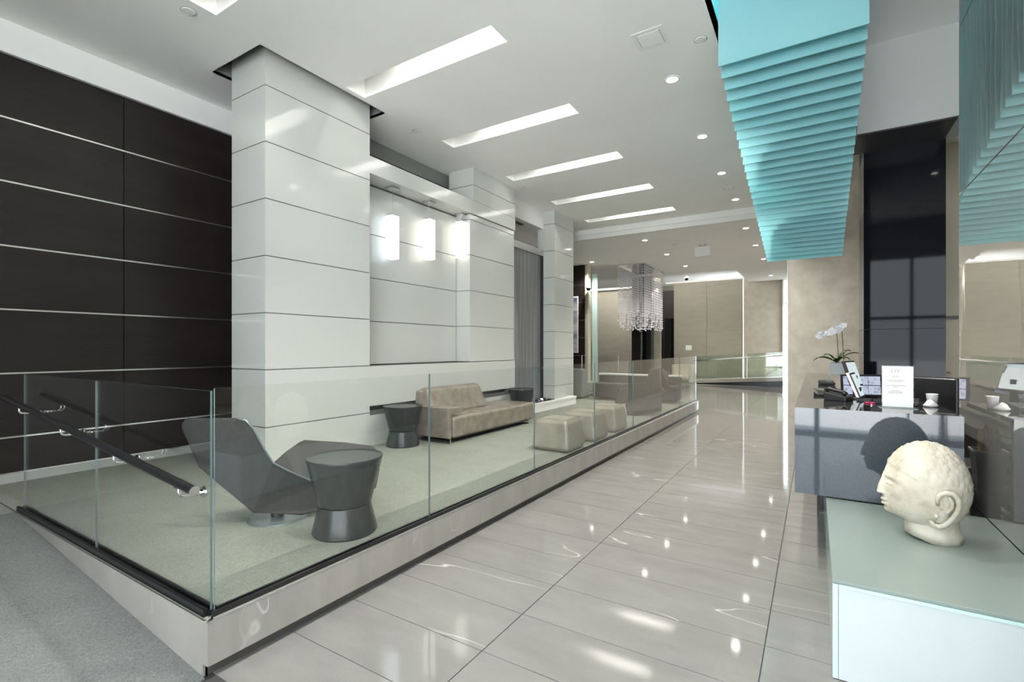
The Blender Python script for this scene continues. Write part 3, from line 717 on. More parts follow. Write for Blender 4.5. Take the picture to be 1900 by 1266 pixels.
# ------------------------------------------------------------------ pendant lamps
for i, (y, zt_, zb_, mm_, w) in enumerate(((4.826, 3.331, 2.735, 'pendcool', 'cool white glass pendant lamp nearest the large column'), (5.578, 3.448, 2.844, 'pendwarm', 'middle warm white glass pendant lamp in the niche'), (6.365, 3.588, 2.992, 'pendwarm', 'warm white glass pendant lamp farthest from the large column'))):
    t = thing('pendant_lamp', w, 'pendant lamp', (-4.95, y, bmz0), group='three pendant lamps in the niche')
    s = .066
    MB().box(-.075, .075, -.075, .075, -.028, 0).build('canopy', M['steel'], t)
    MB().tube([(0,0,-.02),(0,0,zt_-bmz0)], .0018, 6).build('cable', M['steel'], t)
    MB().box(-s*.95, s*.95, -s*.95, s*.95, zt_-bmz0, zt_-bmz0+.012).build('cap', M['steel'], t)
    MB().box(-s, s, -s, s, zb_-bmz0, zt_-bmz0).build('shade', M[mm_], t, bevel=.006)

# ------------------------------------------------------------------ downlights, vents, detectors
def downlight(x, y, z, label, power, grp, ang=2.2):
    t = thing('downlight', label, 'downlight', (x, y, z), group=grp)
    MB().lathe([(.085,-.001),(.085,-.006),(.062,-.008),(.060,-.001)], 28, capb=False, capt=False).build('trim_ring', M['bright'], t)
    MB().lathe([(0,-.004),(.060,-.004)], 24, capb=False, capt=False).build('lamp_face', M['lamp'], t)
    spot_light('beam_lamp', (0,0,-.02), power, ang=ang, parent=t)
DLL = {.3: 'round downlight above the foot of the ramp', 2.05: 'round downlight above the glass railing corner', 3.80: 'round downlight just before the square ceiling vent', 5.535: 'largest lit round downlight, just beyond the square ceiling vent',
       7.25: 'second lit round downlight along the turquoise fins', 8.938: 'third lit round downlight along the turquoise fins', 10.669: 'last round downlight of the main ceiling before the step'}
for (x, y) in sorted(DL, key=lambda p: p[1]):
    downlight(x, y, ZC, DLL[y], 120, 'downlights in the main ceiling')
LOW = [((-1.34, 12.39), 'lit downlight of the lower ceiling just beyond the ceiling step, next to the fins'), ((-1.34, 14.58), 'second lower-ceiling downlight in the row next to the fins'), ((-1.34, 16.95), 'third lower-ceiling downlight in the row next to the fins'),
       ((-3.70, 12.41), 'lower-ceiling downlight closest to the ceiling step above the railing'), ((-3.70, 14.61), 'lower-ceiling downlight between the white sign and the chandelier'), ((-3.69, 17.01), 'lower-ceiling downlight beside the chandelier, toward the far wall'), ((-6.07, 14.62), 'lower-ceiling downlight between third white column and chandelier')]
for (x, y), lb in LOW: downlight(x, y, 4.285, lb, 110, 'downlights in the lower ceiling')
downlight(-1.4, 20.9, 4.285, 'small downlight above the far beige wall', 30, 'downlights in the lower ceiling')
for (x, y, pw, lb) in ((-.2, 11.5, 45, 'unseen fill lamp added to wash the beige stone wall on the corridor side'), (.9, 11.5, 45, 'unseen fill lamp added to wash the beige stone wall beside the black column'), (1.5, 6.6, 120, 'unseen fill lamp added over the reception staff area'), (2.6, 11.0, 60, 'unseen fill lamp added in front of the cream door'), (2.4, 3.0, 80, 'unseen fill lamp added behind the mirror wall')):  # extra lamps out of view, added to brighten stone wall and reception
    downlight(x, y, 5.62, lb, pw, 'added fill lamps in the raised ceiling', 1.25)
def vent(x, y, z, label, s=.11):
    t = thing('ceiling_vent', label, 'vent', (x, y, z))
    MB().box(-s, s, -s, s, -.004, 0).build('frame', M['bright'], t); MB().box(-s*.7, s*.7, -s*.7, s*.7, -.008, -.004).build('grille', M['ceil'], t)
    MB().box(-s*.74, s*.74, -s*.74, s*.74, -.0045, -.0035).build('gap', M['grey'], t)
vent(-1.346, 4.70, ZC, 'square white ceiling vent before the downlights', .15); vent(-1.349, 9.853, ZC, 'small square ceiling vent between the last two downlights', .11)
for (x, y, z, lb) in ((-.936, 4.967, ZC, 'white ceiling disc close to the turquoise fins'), (-4.717, 2.145, ZC, 'white ceiling disc near the first slot light'), (-4.654, 4.99, ZC, 'white ceiling disc above the niche cavity'), (-4.625, 7.815, ZC, 'white ceiling disc between slot light and second column'), (-3.2, 13.4, 4.285, 'small ceiling disc on the lower ceiling'), (-4.9, 13.2, 4.285, 'ceiling disc between third column and chandelier on lower ceiling')):
    t = thing('sprinkler', lb, 'sprinkler', (x, y, z))
    MB().lathe([(.055,0),(.055,-.006),(.05,-.010),(0,-.011)], 24, capt=False).build('cover', M['bright'], t)
    MB().lathe([(.062,0),(.062,-.003),(.056,-.004)], 24, capt=False).build('ring', M['grey'], t)
for (x, y, z, lb, wall) in ((px_on_y(1092, 14.86), 14.86, 3.48, 'black dome camera over the glass fin', True), (px(1274,516,18.6).x, px(1274,516,18.6).y, 4.19, 'black dome camera above the far beige wall', False)):
    t = thing('dome_camera', lb, 'camera', (x, y, z))
    MB().lathe([(.0,-.09),(.05,-.075),(.07,-.03),(.07,0)], 20, capb=False).build('dome', M['blackgloss'], t, smooth=True)
    MB().lathe([(.085,0),(.085,.05)], 20).build('mount', M['bright'], t)
    MB().tube([(0,0,.03),(0,.15,.03)] if wall else [(0,0,.04),(0,0,4.285-z)], .02, 8).build('stem', M['bright'], t)
es = thing('exit_sign', 'blank white square sign hanging from the lower ceiling', 'sign', (-2.52, 13.65, 4.285))
MB().box(-.19, .19, -.02, .02, -.33, -.07).build('panel', M['paper'], es); MB().box(-.10, .10, -.015, .015, -.07, -.045).build('bracket', M['grey'], es)
for x in (-.07, .07): MB().tube([(x,0,-.05),(x,0,0)], .006, 6).build('rod', M['grey'], es)
p = px(1268, 645.5, 21.0)
sw = thing('switch_plate', 'white square switch plate on the far beige wall', 'switch', (p.x, YB-.005, p.z))
MB().box(-.13, .13, -.02, .004, -.11, .11).build('plate', M['paper'], sw); MB().box(-.05, .05, -.028, -.02, -.06, .06).build('rocker', M['bright'], sw)

# ------------------------------------------------------------------ crystal chandelier
ch = thing('chandelier', 'rectangular crystal strand chandelier hanging in the far lobby', 'chandelier', (-5.12, 16.75, 4.285))
W2, D2 = .47, 1.15
MB().box(-W2, W2, -D2, D2, -.03, 0).build('canopy', M['chrome'], ch)
strands = []
for L in (1.58, 1.72, 1.86, 1.96, 2.05, 2.14):
    m = MB(); z = -.03
    m.tube([(0,0,-.03),(0,0,-L)], .0035, 3)
    k = 0
    while z > -L+.05:
        z -= .085; r = .0125
        m.add([(r,0,z),(0,r,z),(-r,0,z),(0,-r,z),(0,0,z+.028),(0,0,z-.028)], [(0,1,4),(1,2,4),(2,3,4),(3,0,4),(1,0,5),(2,1,5),(3,2,5),(0,3,5)])
    r = .03; z = -L
    m.add([(r,0,z),(0,r,z),(-r,0,z),(0,-r,z),(0,0,z+r),(0,0,z-r)], [(0,1,4),(1,2,4),(2,3,4),(3,0,4),(1,0,5),(2,1,5),(3,2,5),(0,3,5)])
    strands.append(m.mesh('crystal_strand', M['crystal']))
pos = []
for k in range(16):
    t_ = -W2+.03+(2*W2-.06)*k/15; pos += [(t_, -D2+.03), (t_, D2-.03)]
for k in range(38):
    t_ = -D2+.06+(2*D2-.12)*k/37; pos += [(W2-.03, t_), (-W2+.03, t_)]
for k in range(14):
    for j in range(3): pos.append((-.28+.28*j, -D2+.15+k*(2*D2-.3)/13))
for x, y in pos: inst(random.choice(strands), 'crystal_strand', (x, y, 0), ch)

# ------------------------------------------------------------------ turquoise fins over the counter
fi = thing('ceiling_fins', 'row of overlapping turquoise acrylic fins hanging over the counter', 'ceiling sculpture', (0, 0, 5.62))
NF = 29
for k in range(NF):
    t_ = k/(NF-1); y = 4.62+(8.87-4.62)*t_; zb_ = 4.0+(2.905-4.0)*t_; xl_ = -.722+.072*t_
    MB().box(xl_, .36, y, y+.012, zb_-5.62, -.06).build('fin', M['fin'], fi)
MB().box(-.74, .38, 4.5, 9.0, -.06, 0).build('mounting_plate', M['bright'], fi)

# ------------------------------------------------------------------ reception counter and glass plinth
ZK = 1.075
rc = thing('reception_counter', 'polished grey granite reception counter floating above the glass plinth', 'counter', (0, 0, 0))
MB().box(-.119, .794, 4.06, 4.10, .462, ZK-.003).build('front_panel', M['granite'], rc)
MB().box(-.119, .794, 4.062, 5.12, ZK-.03, ZK).build('top_slab', M['granitetop'], rc)
MB().box(-.119, .20, 5.121, 9.90, ZK-.03, ZK).build('top_run', M['granitetop'], rc)
MB().box(-.119, -.08, 4.101, 9.90, .462, ZK-.031).build('side_panel', M['granite'], rc)
MB().box(-.119, .794, 4.10, 4.30, .462, .49).build('shelf', M['granitetop'], rc)
MB().box(-.079, .20, 4.85, 9.88, .462, .50).build('bottom_board', M['black'], rc)
MB().box(.05, .18, 5.35, 9.80, 0, .462).build('plinth', M['black'], rc)
sd = thing('staff_desk', 'low black staff desk behind the reception counter', 'desk', (0,0,0))
MB().box(.205, .50, 5.40, 8.85, .70, .735).build('desk_top', M['black'], sd)
MB().box(.28, .44, 5.40, 8.80, .0, .70).build('drawer_unit', M['black'], sd)
gp = thing('glass_plinth', 'long frosted glass plinth with white front below the stone head', 'plinth', (0, 0, 0))
MB().box(.088, XM-.003, 2.664, 5.25, 0, .432).build('body', M['bright'], gp)
MB().box(.07, XM-.002, 2.645, 4.11, .435, .45).build('top_glass', [M['frosttop']], gp, bevel=.002)
MB().box(.074, XM-.002, 4.112, 5.25, .433, .45).build('rear_top', M['granitetop'], gp)
MB().box(.094, XM-.002, 2.646, 2.662, .004, .432).build('front_glass', M['frostfront'], gp)
MB().box(.071, .085, 2.662, 5.25, .004, .432).build('side_glass', M['pglass'], gp)
MB().box(.071, .092, 2.646, 2.661, .004, .432).build('corner_glass', M['pglass'], gp)
MB().box(.094, XM-.002, 2.642, 2.648, .420, .434).build('front_edge', M['pglass'], gp)

# ------------------------------------------------------------------ stone head
def head():
    R = .243
    nu, nv = 220, 150
    th = np.linspace(0, 2*np.pi, nu, endpoint=False); ph = np.linspace(.02, np.pi-.02, nv)
    T, P = np.meshgrid(th, ph); D = np.stack([np.sin(P)*np.cos(T), np.sin(P)*np.sin(T), np.cos(P)], -1)   # +x is the face
    x, y, z = D[..., 0], D[..., 1], D[..., 2]
    r = np.ones_like(x)
    az = np.arctan2(y, x)           # 0 = face
    def gs(a, b, sa, sb): return np.exp(-(a/sa)**2-(b/sb)**2)
    el = np.arcsin(z)
    # hairline: forehead high in front, sweeping down behind the ears
    hl = .42-.30*np.clip((np.abs(az)-.25)/1.25, 0, 1)**1.3-.9*np.clip((np.abs(az)-1.45)/.6, 0, 1)
    hair = 1/(1+np.exp(-(el-hl)/.012))
    face = (x > 0)
    # lower jaw: tuck in towards the neck
    r -= .10*np.clip(-(el+.55)/.6, 0, 1)*(1-.3*face)
    # nose
    nz = np.exp(-(az/.085)**2)
    prof = np.interp(el, [-.36,-.315,-.26,-.10,.06,.16,.24], [0,.02,.165,.12,.065,.02,0])
    wid = np.interp(el, [-.36,-.28,-.1,.1,.24], [.15,.15,.095,.07,.10])
    r += prof*np.exp(-(az/wid)**2)
    # brow ridge, eye sockets, lids
    for s in (-1, 1):
        r += .034*gs(az-s*.36, el-(.135-.12*(az*s-.36)**2), .30, .045)
        r -= .075*gs(az-s*.33, el-.03, .22, .085)
        r += .055*gs(az-s*.34, el+.010, .18, .055)
        r -= .026*gs(az-s*.34, el+.050, .20, .014)
        r += .020*gs(az-s*.52, el+.22, .28, .17)      # cheek
        r += .012*gs(az-s*.12, el+.30, .05, .045)     # nostril wing
        r -= .012*gs(az-s*.27, el+.40, .05, .10)
    # lips and chin
    r += .055*gs(az, el+.415, .20, .028)+.055*gs(az, el+.495, .17, .032)
    r -= .030*gs(az, el+.455, .24, .013)
    r -= .030*gs(az, el+.575, .24, .034)
    r += .060*gs(az, el+.67, .26, .10)
    r += .02*gs(az, el+.38, .2, .05)
    r += .10*np.exp(-((el+.60)/.24)**2)*np.exp(-(az/.62)**2)
    # hair: raised cap of spiral curls
    pts = []
    ga = math.pi*(3-math.sqrt(5)); NP = 430
    for i in range(NP):
        zz = 1-2*(i+.5)/NP; rr = math.sqrt(1-zz*zz); pts.append((rr*math.cos(ga*i), rr*math.sin(ga*i), zz))
    pts = np.array(pts)+rng.normal(0, .03, (NP, 3)); pts /= np.linalg.norm(pts, axis=1)[:, None]
    F_ = D.reshape(-1, 3); dots = F_@pts.T; idx = dots.argmax(1); dist = np.arccos(np.clip(dots[np.arange(len(F_)), idx], -1, 1))
    q = pts[idx]; ref = np.cross(q, [0,0,1.0]); ref /= np.linalg.norm(ref, axis=1)[:, None]+1e-9; ref2 = np.cross(q, ref)
    dv = F_-q; ang = np.arctan2((dv*ref2).sum(1), (dv*ref).sum(1))
    curl = (.018*np.clip(1-(dist/.10)**2, 0, 1)+.011*np.sin(ang+dist/.095*10.0)*np.clip(1-dist/.12, 0, 1)).reshape(x.shape)
    r += hair*(.014+curl)
    V_ = D*r[..., None]*R*np.array([.78, .72, 1.0])
    m = MB(); vs_ = V_.reshape(-1, 3); fs = []
    for i in range(nv-1):
        for j in range(nu):
            fs.append((i*nu+j, i*nu+(j+1) % nu, (i+1)*nu+(j+1) % nu, (i+1)*nu+j))
    fs.append(tuple(range(nu))); fs.append(tuple((nv-1)*nu+j for j in range(nu))[::-1])
    m.add(vs_, fs); return m
HD = Vector((.524, 3.50, .736))
sh = thing('stone_head', 'weathered cream stone head with curled hair on the glass plinth', 'sculpture', (HD.x, HD.y, .45), math.pi+.10)
hz = HD.z-.45
hm = head(); ho = hm.build('head', M['statue'], sh, smooth=True); ho.location = (0,0,hz); ho.rotation_euler = (0, math.radians(-4), 0)
# neck: oval stub, cut at the foot
nk = MB(); segs = 40; vs_ = []; fs = []
rings = [(.122,.112,0,-.03),(.126,.116,.030,-.03),(.116,.108,.045,-.03),(.112,.105,.075,-.026),(.12,.115,.13,-.016)]
for (a, b, z, ox) in rings:
    for k in range(segs):
        t_ = 2*math.pi*k/segs; w = 1+.02*math.sin(5*t_)+.012*math.sin(11*t_+1)
        vs_.append((ox+a*w*math.cos(t_), b*w*math.sin(t_), z+(.004*math.sin(3*t_)+.010+.038*(math.cos(t_)+1)*.5 if z < .06 else .02) if z > 0 else max(0, .030*(math.cos(t_)-.1))))
for i in range(len(rings)-1):
    for k in range(segs): fs.append((i*segs+k, i*segs+(k+1) % segs, (i+1)*segs+(k+1) % segs, (i+1)*segs+k))
fs += [tuple(range(segs))[::-1], tuple((len(rings)-1)*segs+k for k in range(segs))]
nk.add(vs_, fs).build('neck', M['statue'], sh, smooth=True)
def ear(s):
    """long-lobed ear on the side s (local y)"""
    R = .243
    def P3(pu, pv, lift):
        pu, pv = 700+(pu-700)*.9-88, 690+(pv-690)*.88-20
        x = -(pu-700)/395*R*.80; z = -(pv-690)/395*R
        y = .72*R*math.sqrt(max(.02, 1-(x/(.80*R))**2-(z/R)**2))
        return Vector((x, s*(y+lift), hz+z))
    m = MB()
    hel = [(812,815,.004),(800,760,.012),(820,705,.020),(870,678,.026),(930,682,.030),(980,722,.032),(1002,790,.030),(990,860,.026),(962,920,.022),(930,975,.018),(895,1020,.016),(840,1040,.016),(790,1025,.014),(760,990,.010)]
    m.tube([P3(*h) for h in hel], [.008,.010,.011,.012,.013,.013,.013,.012,.012,.013,.014,.014,.012,.008], 10)
    m.tube([P3(*h) for h in ((905,720,.016),(940,770,.018),(935,830,.016),(895,880,.014),(850,860,.010))], [.006,.009,.010,.009,.006], 8)
    # ear plate filling the shell, and the small front lobe
    pl_ = [(830,720),(920,700),(975,760),(970,850),(920,950),(870,1010),(810,1000),(835,900),(860,840)]
    top = [P3(a, b, .010) for a, b in pl_]; bot = [P3(a, b, -.02) for a, b in pl_]
    n_ = len(pl_); m.add(top+bot, [tuple(range(n_)), tuple(range(n_, 2*n_))[::-1]]+[(k, (k+1) % n_, n_+(k+1) % n_, n_+k) for k in range(n_)])
    m.lathe([(.004,-.012),(.010,-.004),(.011,.003),(.005,.011)], 10, P3(808, 930, .006))
    m.build('ear', M['statue'], sh, smooth=True)
ear(1); ear(-1)

# ------------------------------------------------------------------ things on and around the counter
cdh = thing('card_holder', 'upright white notice card in a clear holder on the counter', 'card holder', (.505, 4.40, ZK), math.radians(0))
MB().box(-.086, .086, -.004, -.002, .008, .296).build('card', M['paper'], cdh)
MB().box(-.105, .105, -.05, .05, 0, .004).build('foot', M['gedge'], cdh)
MB().box(-.09, .09, -.001, .002, .004, .30).build('acrylic', M['glass'], cdh)
tx = bpy.data.curves.new('lettering', 'FONT'); tx.body = 'LIV'; tx.size = .036; tx.align_x = 'CENTER'; tx.space_character = 1.15; tx.extrude = .0003
tx.materials.append(M['ink']); to_ = bpy.data.objects.new('lettering_curve', tx); me_ = bpy.data.meshes.new_from_object(to_); bpy.data.objects.remove(to_); to = bpy.data.objects.new('lettering', me_); COL.objects.link(to); to.parent = cdh; to.location = (-.012, -.0045, .252); to.rotation_euler = (math.pi/2, 0, 0)
for k, (z, w) in enumerate(((.222,.04),(.196,.10),(.186,.075),(.158,.11),(.149,.03),(.122,.05),(.112,.085),(.104,.08))):
    MB().box(-.012-w/2, -.012+w/2, -.0046, -.0042, z, z+.0035).build('text_line', M['ink'], cdh)
def screen_mat(name, cols):
    m, nt, b = new_mat(name)
    v = N(nt, 'ShaderNodeTexVoronoi'); v.inputs['Scale'].default_value = 22.; nt.links.new(coords(nt), v.inputs['Vector'])
    r = ramp(nt, v.outputs['Distance'], cols); b.inputs['Base Color'].default_value = (.01,.01,.01,1)
    nt.links.new(r.outputs[0], b.inputs['Emission Color']); b.inputs['Emission Strength'].default_value = .36; b.inputs['Roughness'].default_value = .2; return m
M['cctv'] = screen_mat('camera_grid_screen', [(.1,(.25,.3,.42)),(.5,(.55,.6,.75))])
M['ui'] = screen_mat('pale_app_screen', [(.2,(.62,.75,.78)),(.6,(.72,.82,.84))])
def monitor(loc, rz, w, h, label, back, scr, tilt=0., zoff=.06, grid=False):
    t = thing('monitor', label, 'monitor', loc, rz)
    c, s = math.cos(tilt), math.sin(tilt)
    def tl(m): m.v = [(x, y*c-(z-zoff)*s*-1, z) if False else (x, y+(z-zoff)*math.tan(tilt), z) for x, y, z in m.v]; return m
    tl(MB().box(-w/2, w/2, 0, .022, zoff, zoff+h)).build('body', M[back], t, bevel=.004)
    tl(MB().box(-w/2, w/2, -.010, .0, zoff, zoff+h)).build('bezel', M['plastic'], t)
    if grid:
        gw, gh = (w-.05)/3, (h-.05)/2
        for i in range(3):
            for j in range(2):
                x0, z0 = -w/2+.02+i*(gw+.005), zoff+.02+j*(gh+.008)
                tl(MB().box(x0, x0+gw, -.012, -.0095, z0, z0+gh)).build('screen', M[scr], t)
    else: tl(MB().box(-w/2+.012, w/2-.012, -.012, -.0095, zoff+.012, zoff+h-.012)).build('screen', M[scr], t)
    MB().box(-.03, .03, .005, .03, .008, zoff+h*.4).build('neck', M['plastic'], t)
    MB().box(-w*.3, w*.3, -.07, .09, 0, .01).build('foot', M['plastic'], t)
    return t
monitor((.335, 4.98, ZK), math.radians(78), .20, .20, 'slim white tablet screen turned to the staff on the counter', 'paper', 'ui', .35, .02)
monitor((.36, 5.85, .735), math.radians(72), .30, .24, 'black monitor seen edge-on behind the white tablet', 'plastic', 'ui', .3, .40)
p = px(1596, 710, 6.2); monitor((p.x+.02, p.y, .735), math.radians(20), .46, .27, 'black security monitor showing camera pictures beside the orchid', 'plastic', 'cctv', .12, .16, True)
def gadget(loc, rz, w, d, h, label, cat, name, hand=False):
    t = thing(name, label, cat, loc, rz)
    MB().hexa([(-w/2,-d/2,0),(w/2,-d/2,0),(w/2,d/2,0),(-w/2,d/2,0)], [(-w/2,-d/2,h*.55),(w/2,-d/2,h*.55),(w/2,d/2,h),(-w/2,d/2,h)]).build('body', M['plastic'], t, bevel=.006)
    if hand: MB().tube([(-w*.32,-d*.45,h*.75),(-w*.32,-d*.3,h*1.05),(-w*.32,d*.3,h*1.35),(-w*.32,d*.45,h*1.1)], [.022,.016,.016,.022], 10).build('handset', M['black'], t, smooth=True)
    for i in range(3):
        for j in range(3): MB().box(-w*.02+i*w*.13, w*.06+i*w*.13, -d*.25+j*d*.16, -d*.17+j*d*.16, h*.6, h*.6+(j+1)*h*.1+.004).build('key', M['basegrey'], t)
    return t
p = px(1533, 735, 4.35); gadget((p.x, p.y, ZK), .4, .17, .10, .035, 'black card terminal lying on the counter corner', 'card terminal', 'card_terminal')
p = px(1534, 713, 5.7); gadget((p.x, p.y, ZK), .2, .15, .12, .05, 'small black desk device behind the card terminal', 'desk device', 'desk_device')
p = px(1564, 745, 3.95); gadget((p.x-.03, 4.80, ZK), 1.2, .16, .16, .07, 'black desk telephone next to the white tablet', 'telephone', 'telephone', True)
p = px(1722, 740, 4.12); gadget((.575, 4.66, ZK), -.2, .17, .15, .05, 'black desk telephone behind the white notice card', 'telephone', 'telephone', True)
sc_ = thing('scissors', 'pink handled scissors lying beside the notice card', 'scissors', (.35, 4.62, ZK+.004))
for x in (0, .03):
    MB().tube([(x+.016*math.cos(a), .02+.024*math.sin(a), .002) for a in np.linspace(0, 2*math.pi, 15)], .004, 6).build('handle', M['pinkp'], sc_)
MB().box(.008, .016, -.13, -.004, 0, .004).build('blade', M['steel'], sc_)
cu = thing('paper_cup', 'white paper cup at the mirror end of the counter', 'cup', (.742, 4.70, ZK))
MB().lathe([(.028,0),(.036,.085),(.038,.088),(.034,.088),(.027,.01)], 24, capt=False).build('cup', M['paper'], cu, smooth=True)
ti = thing('tissue', 'crumpled white tissue at the counter end', 'tissue', (.715, 4.60, ZK))
m = MB(); vs_ = []; 
for i in range(6):
    for k in range(12):
        a = 2*math.pi*k/12; r = [.035,.045,.036,.026,.018,.004][i]*(1+.25*math.sin(3*a+i)+.15*math.sin(7*a-i)); vs_.append((r*math.cos(a), r*math.sin(a), i*.011))
m.add(vs_, [(i*12+k, i*12+(k+1) % 12, i*12+12+(k+1) % 12, i*12+12+k) for i in range(5) for k in range(12)]+[tuple(range(12))[::-1]]).build('folds', M['paper'], ti, smooth=True)
# bin with paper bags behind the counter front
bn2 = thing('bin', 'white plastic bin full of brown paper bags behind the counter', 'bin', (.70, 4.98, .45))
bb_ = MB(); rg_ = [(.07,.06,0),(.095,.08,.29),(.089,.074,.29),(.064,.054,.012)]
bb_.add([(sx*a, sy*b_, z) for a, b_, z in rg_ for sx, sy in ((-1,-1),(1,-1),(1,1),(-1,1))], [(k*4+j, k*4+(j+1) % 4, k*4+4+(j+1) % 4, k*4+4+j) for k in range(3) for j in range(4)]+[(3,2,1,0),(12,13,14,15)])
bb_.build('body', M['frostfront'], bn2)
MB().box(-.10, .10, -.085, -.079, .275, .292).box(-.10, .10, .079, .085, .275, .292).box(-.10, -.094, -.08, .08, .275, .292).box(.094, .10, -.08, .08, .275, .292).build('rim', M['paper'], bn2)
# Eiffel-tower print
tw = MB().add([(-.018,-.0,.09),(.018,0,.09),(.005,0,.14),(.003,0,.22),(-.003,0,.22),(-.005,0,.14)], [(0,1,2,5),(5,2,3,4)])
tw.v = [(.097-.024*(1-z/.29)+.002, x, z) for x, y, z in tw.v]; tw.build('tower_print', M['ink'], bn2)
for k in range(5):
    x = -.044+.022*k
    bg_ = thing('paper_bag', f'folded brown paper bag standing in the white bin, {ordn[k]} from the counter side', 'paper bag', (.70+x, 4.98, .465), group='paper bags in the bin')
    MB().prism([(-.009,-.05,0),(-.009,.05,0),(-.009,.062,.40+.03*(k % 3)),(-.009,-.03,.43+.02*(k % 2)),(-.009,-.062,.36)], (.016,0,0)).build('bag', M['kraft'], bg_)
    MB().box(-.0095, .0075, -.02, .02, .36, .365).build('fold', M['kraft'], bg_)
# office chair behind the counter
oc = thing('office_chair', 'black office chair behind the reception counter', 'office chair', (.77, 5.60, 0), math.radians(-40))
MB().box(-.24, .24, -.24, .24, .46, .53).build('seat', M['plastic'], oc, bevel=.03)
MB().box(-.21, .21, .20, .25, .62, 1.24).build('backrest', M['black'], oc, bevel=.05, seg=4)
MB().tube([(0,.0,.46),(0,.0,.1)], .03, 12).build('column', M['black'], oc)
MB().tube([(0,.1,.48),(0,.27,.52),(0,.27,.8)], .02, 8).build('back_support', M['black'], oc)
for k in range(5):
    a = 2*math.pi*k/5; l_ = MB().tube([(0,0,.1),(.28*math.cos(a),.28*math.sin(a),.07)], .018, 8).build('leg', M['black'], oc)
    MB().lathe([(.022,0),(.03,.02),(.022,.055)], 12, (.28*math.cos(a),.28*math.sin(a),0)).build('caster', M['black'], l_)
# orchid
p = px(1551, 694, 8.15)
orc = thing('orchid', 'white orchid with broad leaves in a square white pot on the counter end', 'orchid', (p.x, 9.5, ZK))
MB().hexa([(-.085,-.085,0),(.085,-.085,0),(.085,.085,0),(-.085,.085,0)], [(-.10,-.10,.19),(.10,-.10,.19),(.10,.10,.19),(-.10,.10,.19)]).build('pot', M['frostfront'], orc, bevel=.006)
MB().box(-.085, .085, -.085, .085, .185, .193).build('soil', M['stem'], orc)
def leaf(par, ang, L, w, rise, droop):
    m = MB(); n_ = 9; vs_ = []
    for i in range(n_):
        t_ = i/(n_-1); r = L*t_; z = .19+rise*math.sin(t_*math.pi*.62)-droop*t_*t_; ww = w*math.sin(math.pi*min(1, .12+.88*t_))**.7*(1 if i < n_-1 else .1)
        for s, dz in ((-1, .012), (0, 0), (1, .012)):
            vs_.append((r*math.cos(ang)-s*ww*math.sin(ang), r*math.sin(ang)+s*ww*math.cos(ang), z+dz*abs(s)))
    fs = [(i*3+j, i*3+j+1, i*3+j+4, i*3+j+3) for i in range(n_-1) for j in range(2)]
    m.add(vs_, fs); o = m.build('leaf', M['leaf'], par, smooth=True); md = o.modifiers.new('s', 'SOLIDIFY'); md.thickness = .004; return o
for ang, L, w, ri, dr_ in ((.15,.30,.034,.16,.0), (.6,.24,.04,.20,.0), (2.9,.30,.022,.10,.03), (3.4,.33,.02,.14,.10), (2.4,.24,.026,.15,.03), (-.5,.20,.03,.12,.06), (4.4,.18,.028,.10,.06), (-1.1,.22,.026,.12,.05)): leaf(orc, ang, L, w, ri, dr_)
fl_pts = []
for sx, top, bend in ((.03, .66, -.26), (.10, .72, -.16)):
    P_ = [(sx, 0, .19), (sx-.01, 0, .38), (sx-.02, -.01, .55), (sx-.03, -.02, top), (sx+bend*.45, -.03, top+.035), (sx+bend, -.04, top-.01)]
    MB().tube(P_, .0055, 6).build('flower_stem', M['stem'], orc)
    for i in range(7):
        t_ = i/6; fl_pts.append((sx-.03+(bend+.03)*t_+rng.uniform(-.015,.015), -.045+rng.uniform(-.04,.02), top+.04-.06*t_*t_+rng.uniform(-.035,.03)))
fmb = MB()
for k in range(5):
    a = math.pi/2+2*math.pi*k/5; L = .068 if k in (1, 4) else .058; w = .036 if k in (1, 4) else .024
    ca, sa = math.cos(a), math.sin(a)
    fmb.add([(0,0,0),(L*.5*ca-w*sa,-.010,L*.5*sa+w*ca),(L*ca,-.004,L*sa),(L*.5*ca+w*sa,-.010,L*.5*sa-w*ca)], [(0,1,2,3)])
fmb.lathe([(.004,-.006),(.010,0),(.004,.010)], 8, (0,-.014,0))
fme = fmb.mesh('flower', M['petal'])
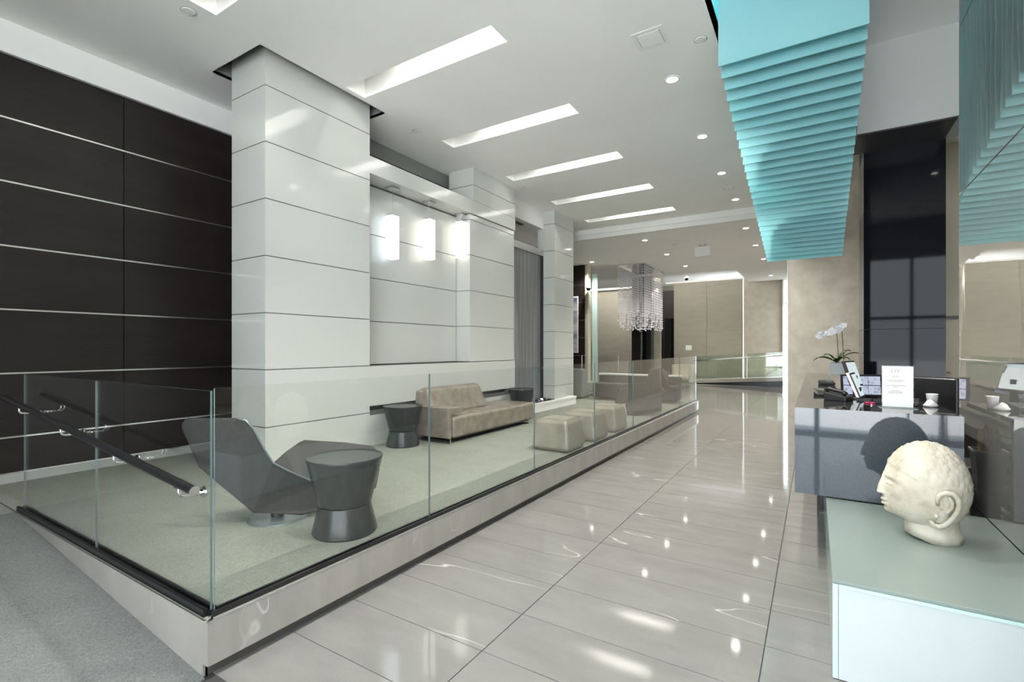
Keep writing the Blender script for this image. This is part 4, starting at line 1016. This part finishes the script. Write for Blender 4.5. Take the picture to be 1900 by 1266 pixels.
for q in fl_pts:
    o = inst(fme, 'flower', q, orc); o.rotation_euler = (rng.uniform(-.3,.3), rng.uniform(-.4,.4), rng.uniform(-.5,.5))

# ------------------------------------------------------------------ far ramp with glass rail
rr_ = thing('floor_far_ramp', 'far ramp slab rising toward the bright window', 'ramp', kind='structure')
yr = 21.45; xa, xb = px_on_y(1270, yr), px_on_y(1452, yr)
MB().prism([(xa,yr,.02),(xb,yr,.24),(xb,yr,.38),(xa,yr,.15)], (0,1.0,0)).build('ramp_slab', M['fascia'], rr_)
MB().prism([(xa,yr+.03,0),(xb,yr+.03,0),(xb,yr+.03,.24),(xa,yr+.03,.02)], (0,.9,0)).build('under_face', M['black'], rr_)
fgr = thing('glass_railing', 'far glass railing with sloping metal handrail below the beige wall', 'railing', (0, yr+.1, 0))
def zr(x): return .15+(x-xa)/(xb-xa)*.23
us = [1286, 1328, 1376, 1386, 1420, 1452]
for k in range(len(us)-1):
    if k == 2: continue
    a, b = px_on_y(us[k]+.6, yr+.1), px_on_y(us[k+1]-.6, yr+.1)
    MB().prism([(a,-.006,zr(a)),(b,-.006,zr(b)),(b,-.006,zr(b)+.98),(a,-.006,zr(a)+.98)], (0,.012,0)).build('glass_panel', M['glassdark'], fgr)
for u in (1377, 1385):
    a = px_on_y(u, yr+.1); MB().tube([(a,0,zr(a)),(a,0,zr(a)+.92)], .022, 10).build('post', M['steel'], fgr)
a, b = px_on_y(1286, yr+.02), px_on_y(1452, yr+.02)
MB().tube([(a,-.08,zr(a)+.80),(b,-.08,zr(b)+.86)], .028, 12).build('handrail', M['steel'], fgr, smooth=True)
for u in (1313, 1355, 1412):
    x = px_on_y(u, yr); MB().tube([(x,-.08,zr(x)+.80),(x,-.06,zr(x)+.72),(x,0,zr(x)+.70)], .014, 8).build('bracket', M['steel'], fgr)

# far cove light above the beige wall and over reception
area_light('cove_lamp', (-6.0, 19.0, 4.46), (math.radians(160), 0, 0), 7.2, .12, 110, (1,.97,.92), cf)
MB().box(-9.6, -2.4, 18.82, 18.95, 4.36, 4.40).build('cove_ledge', M['bright'], cf)
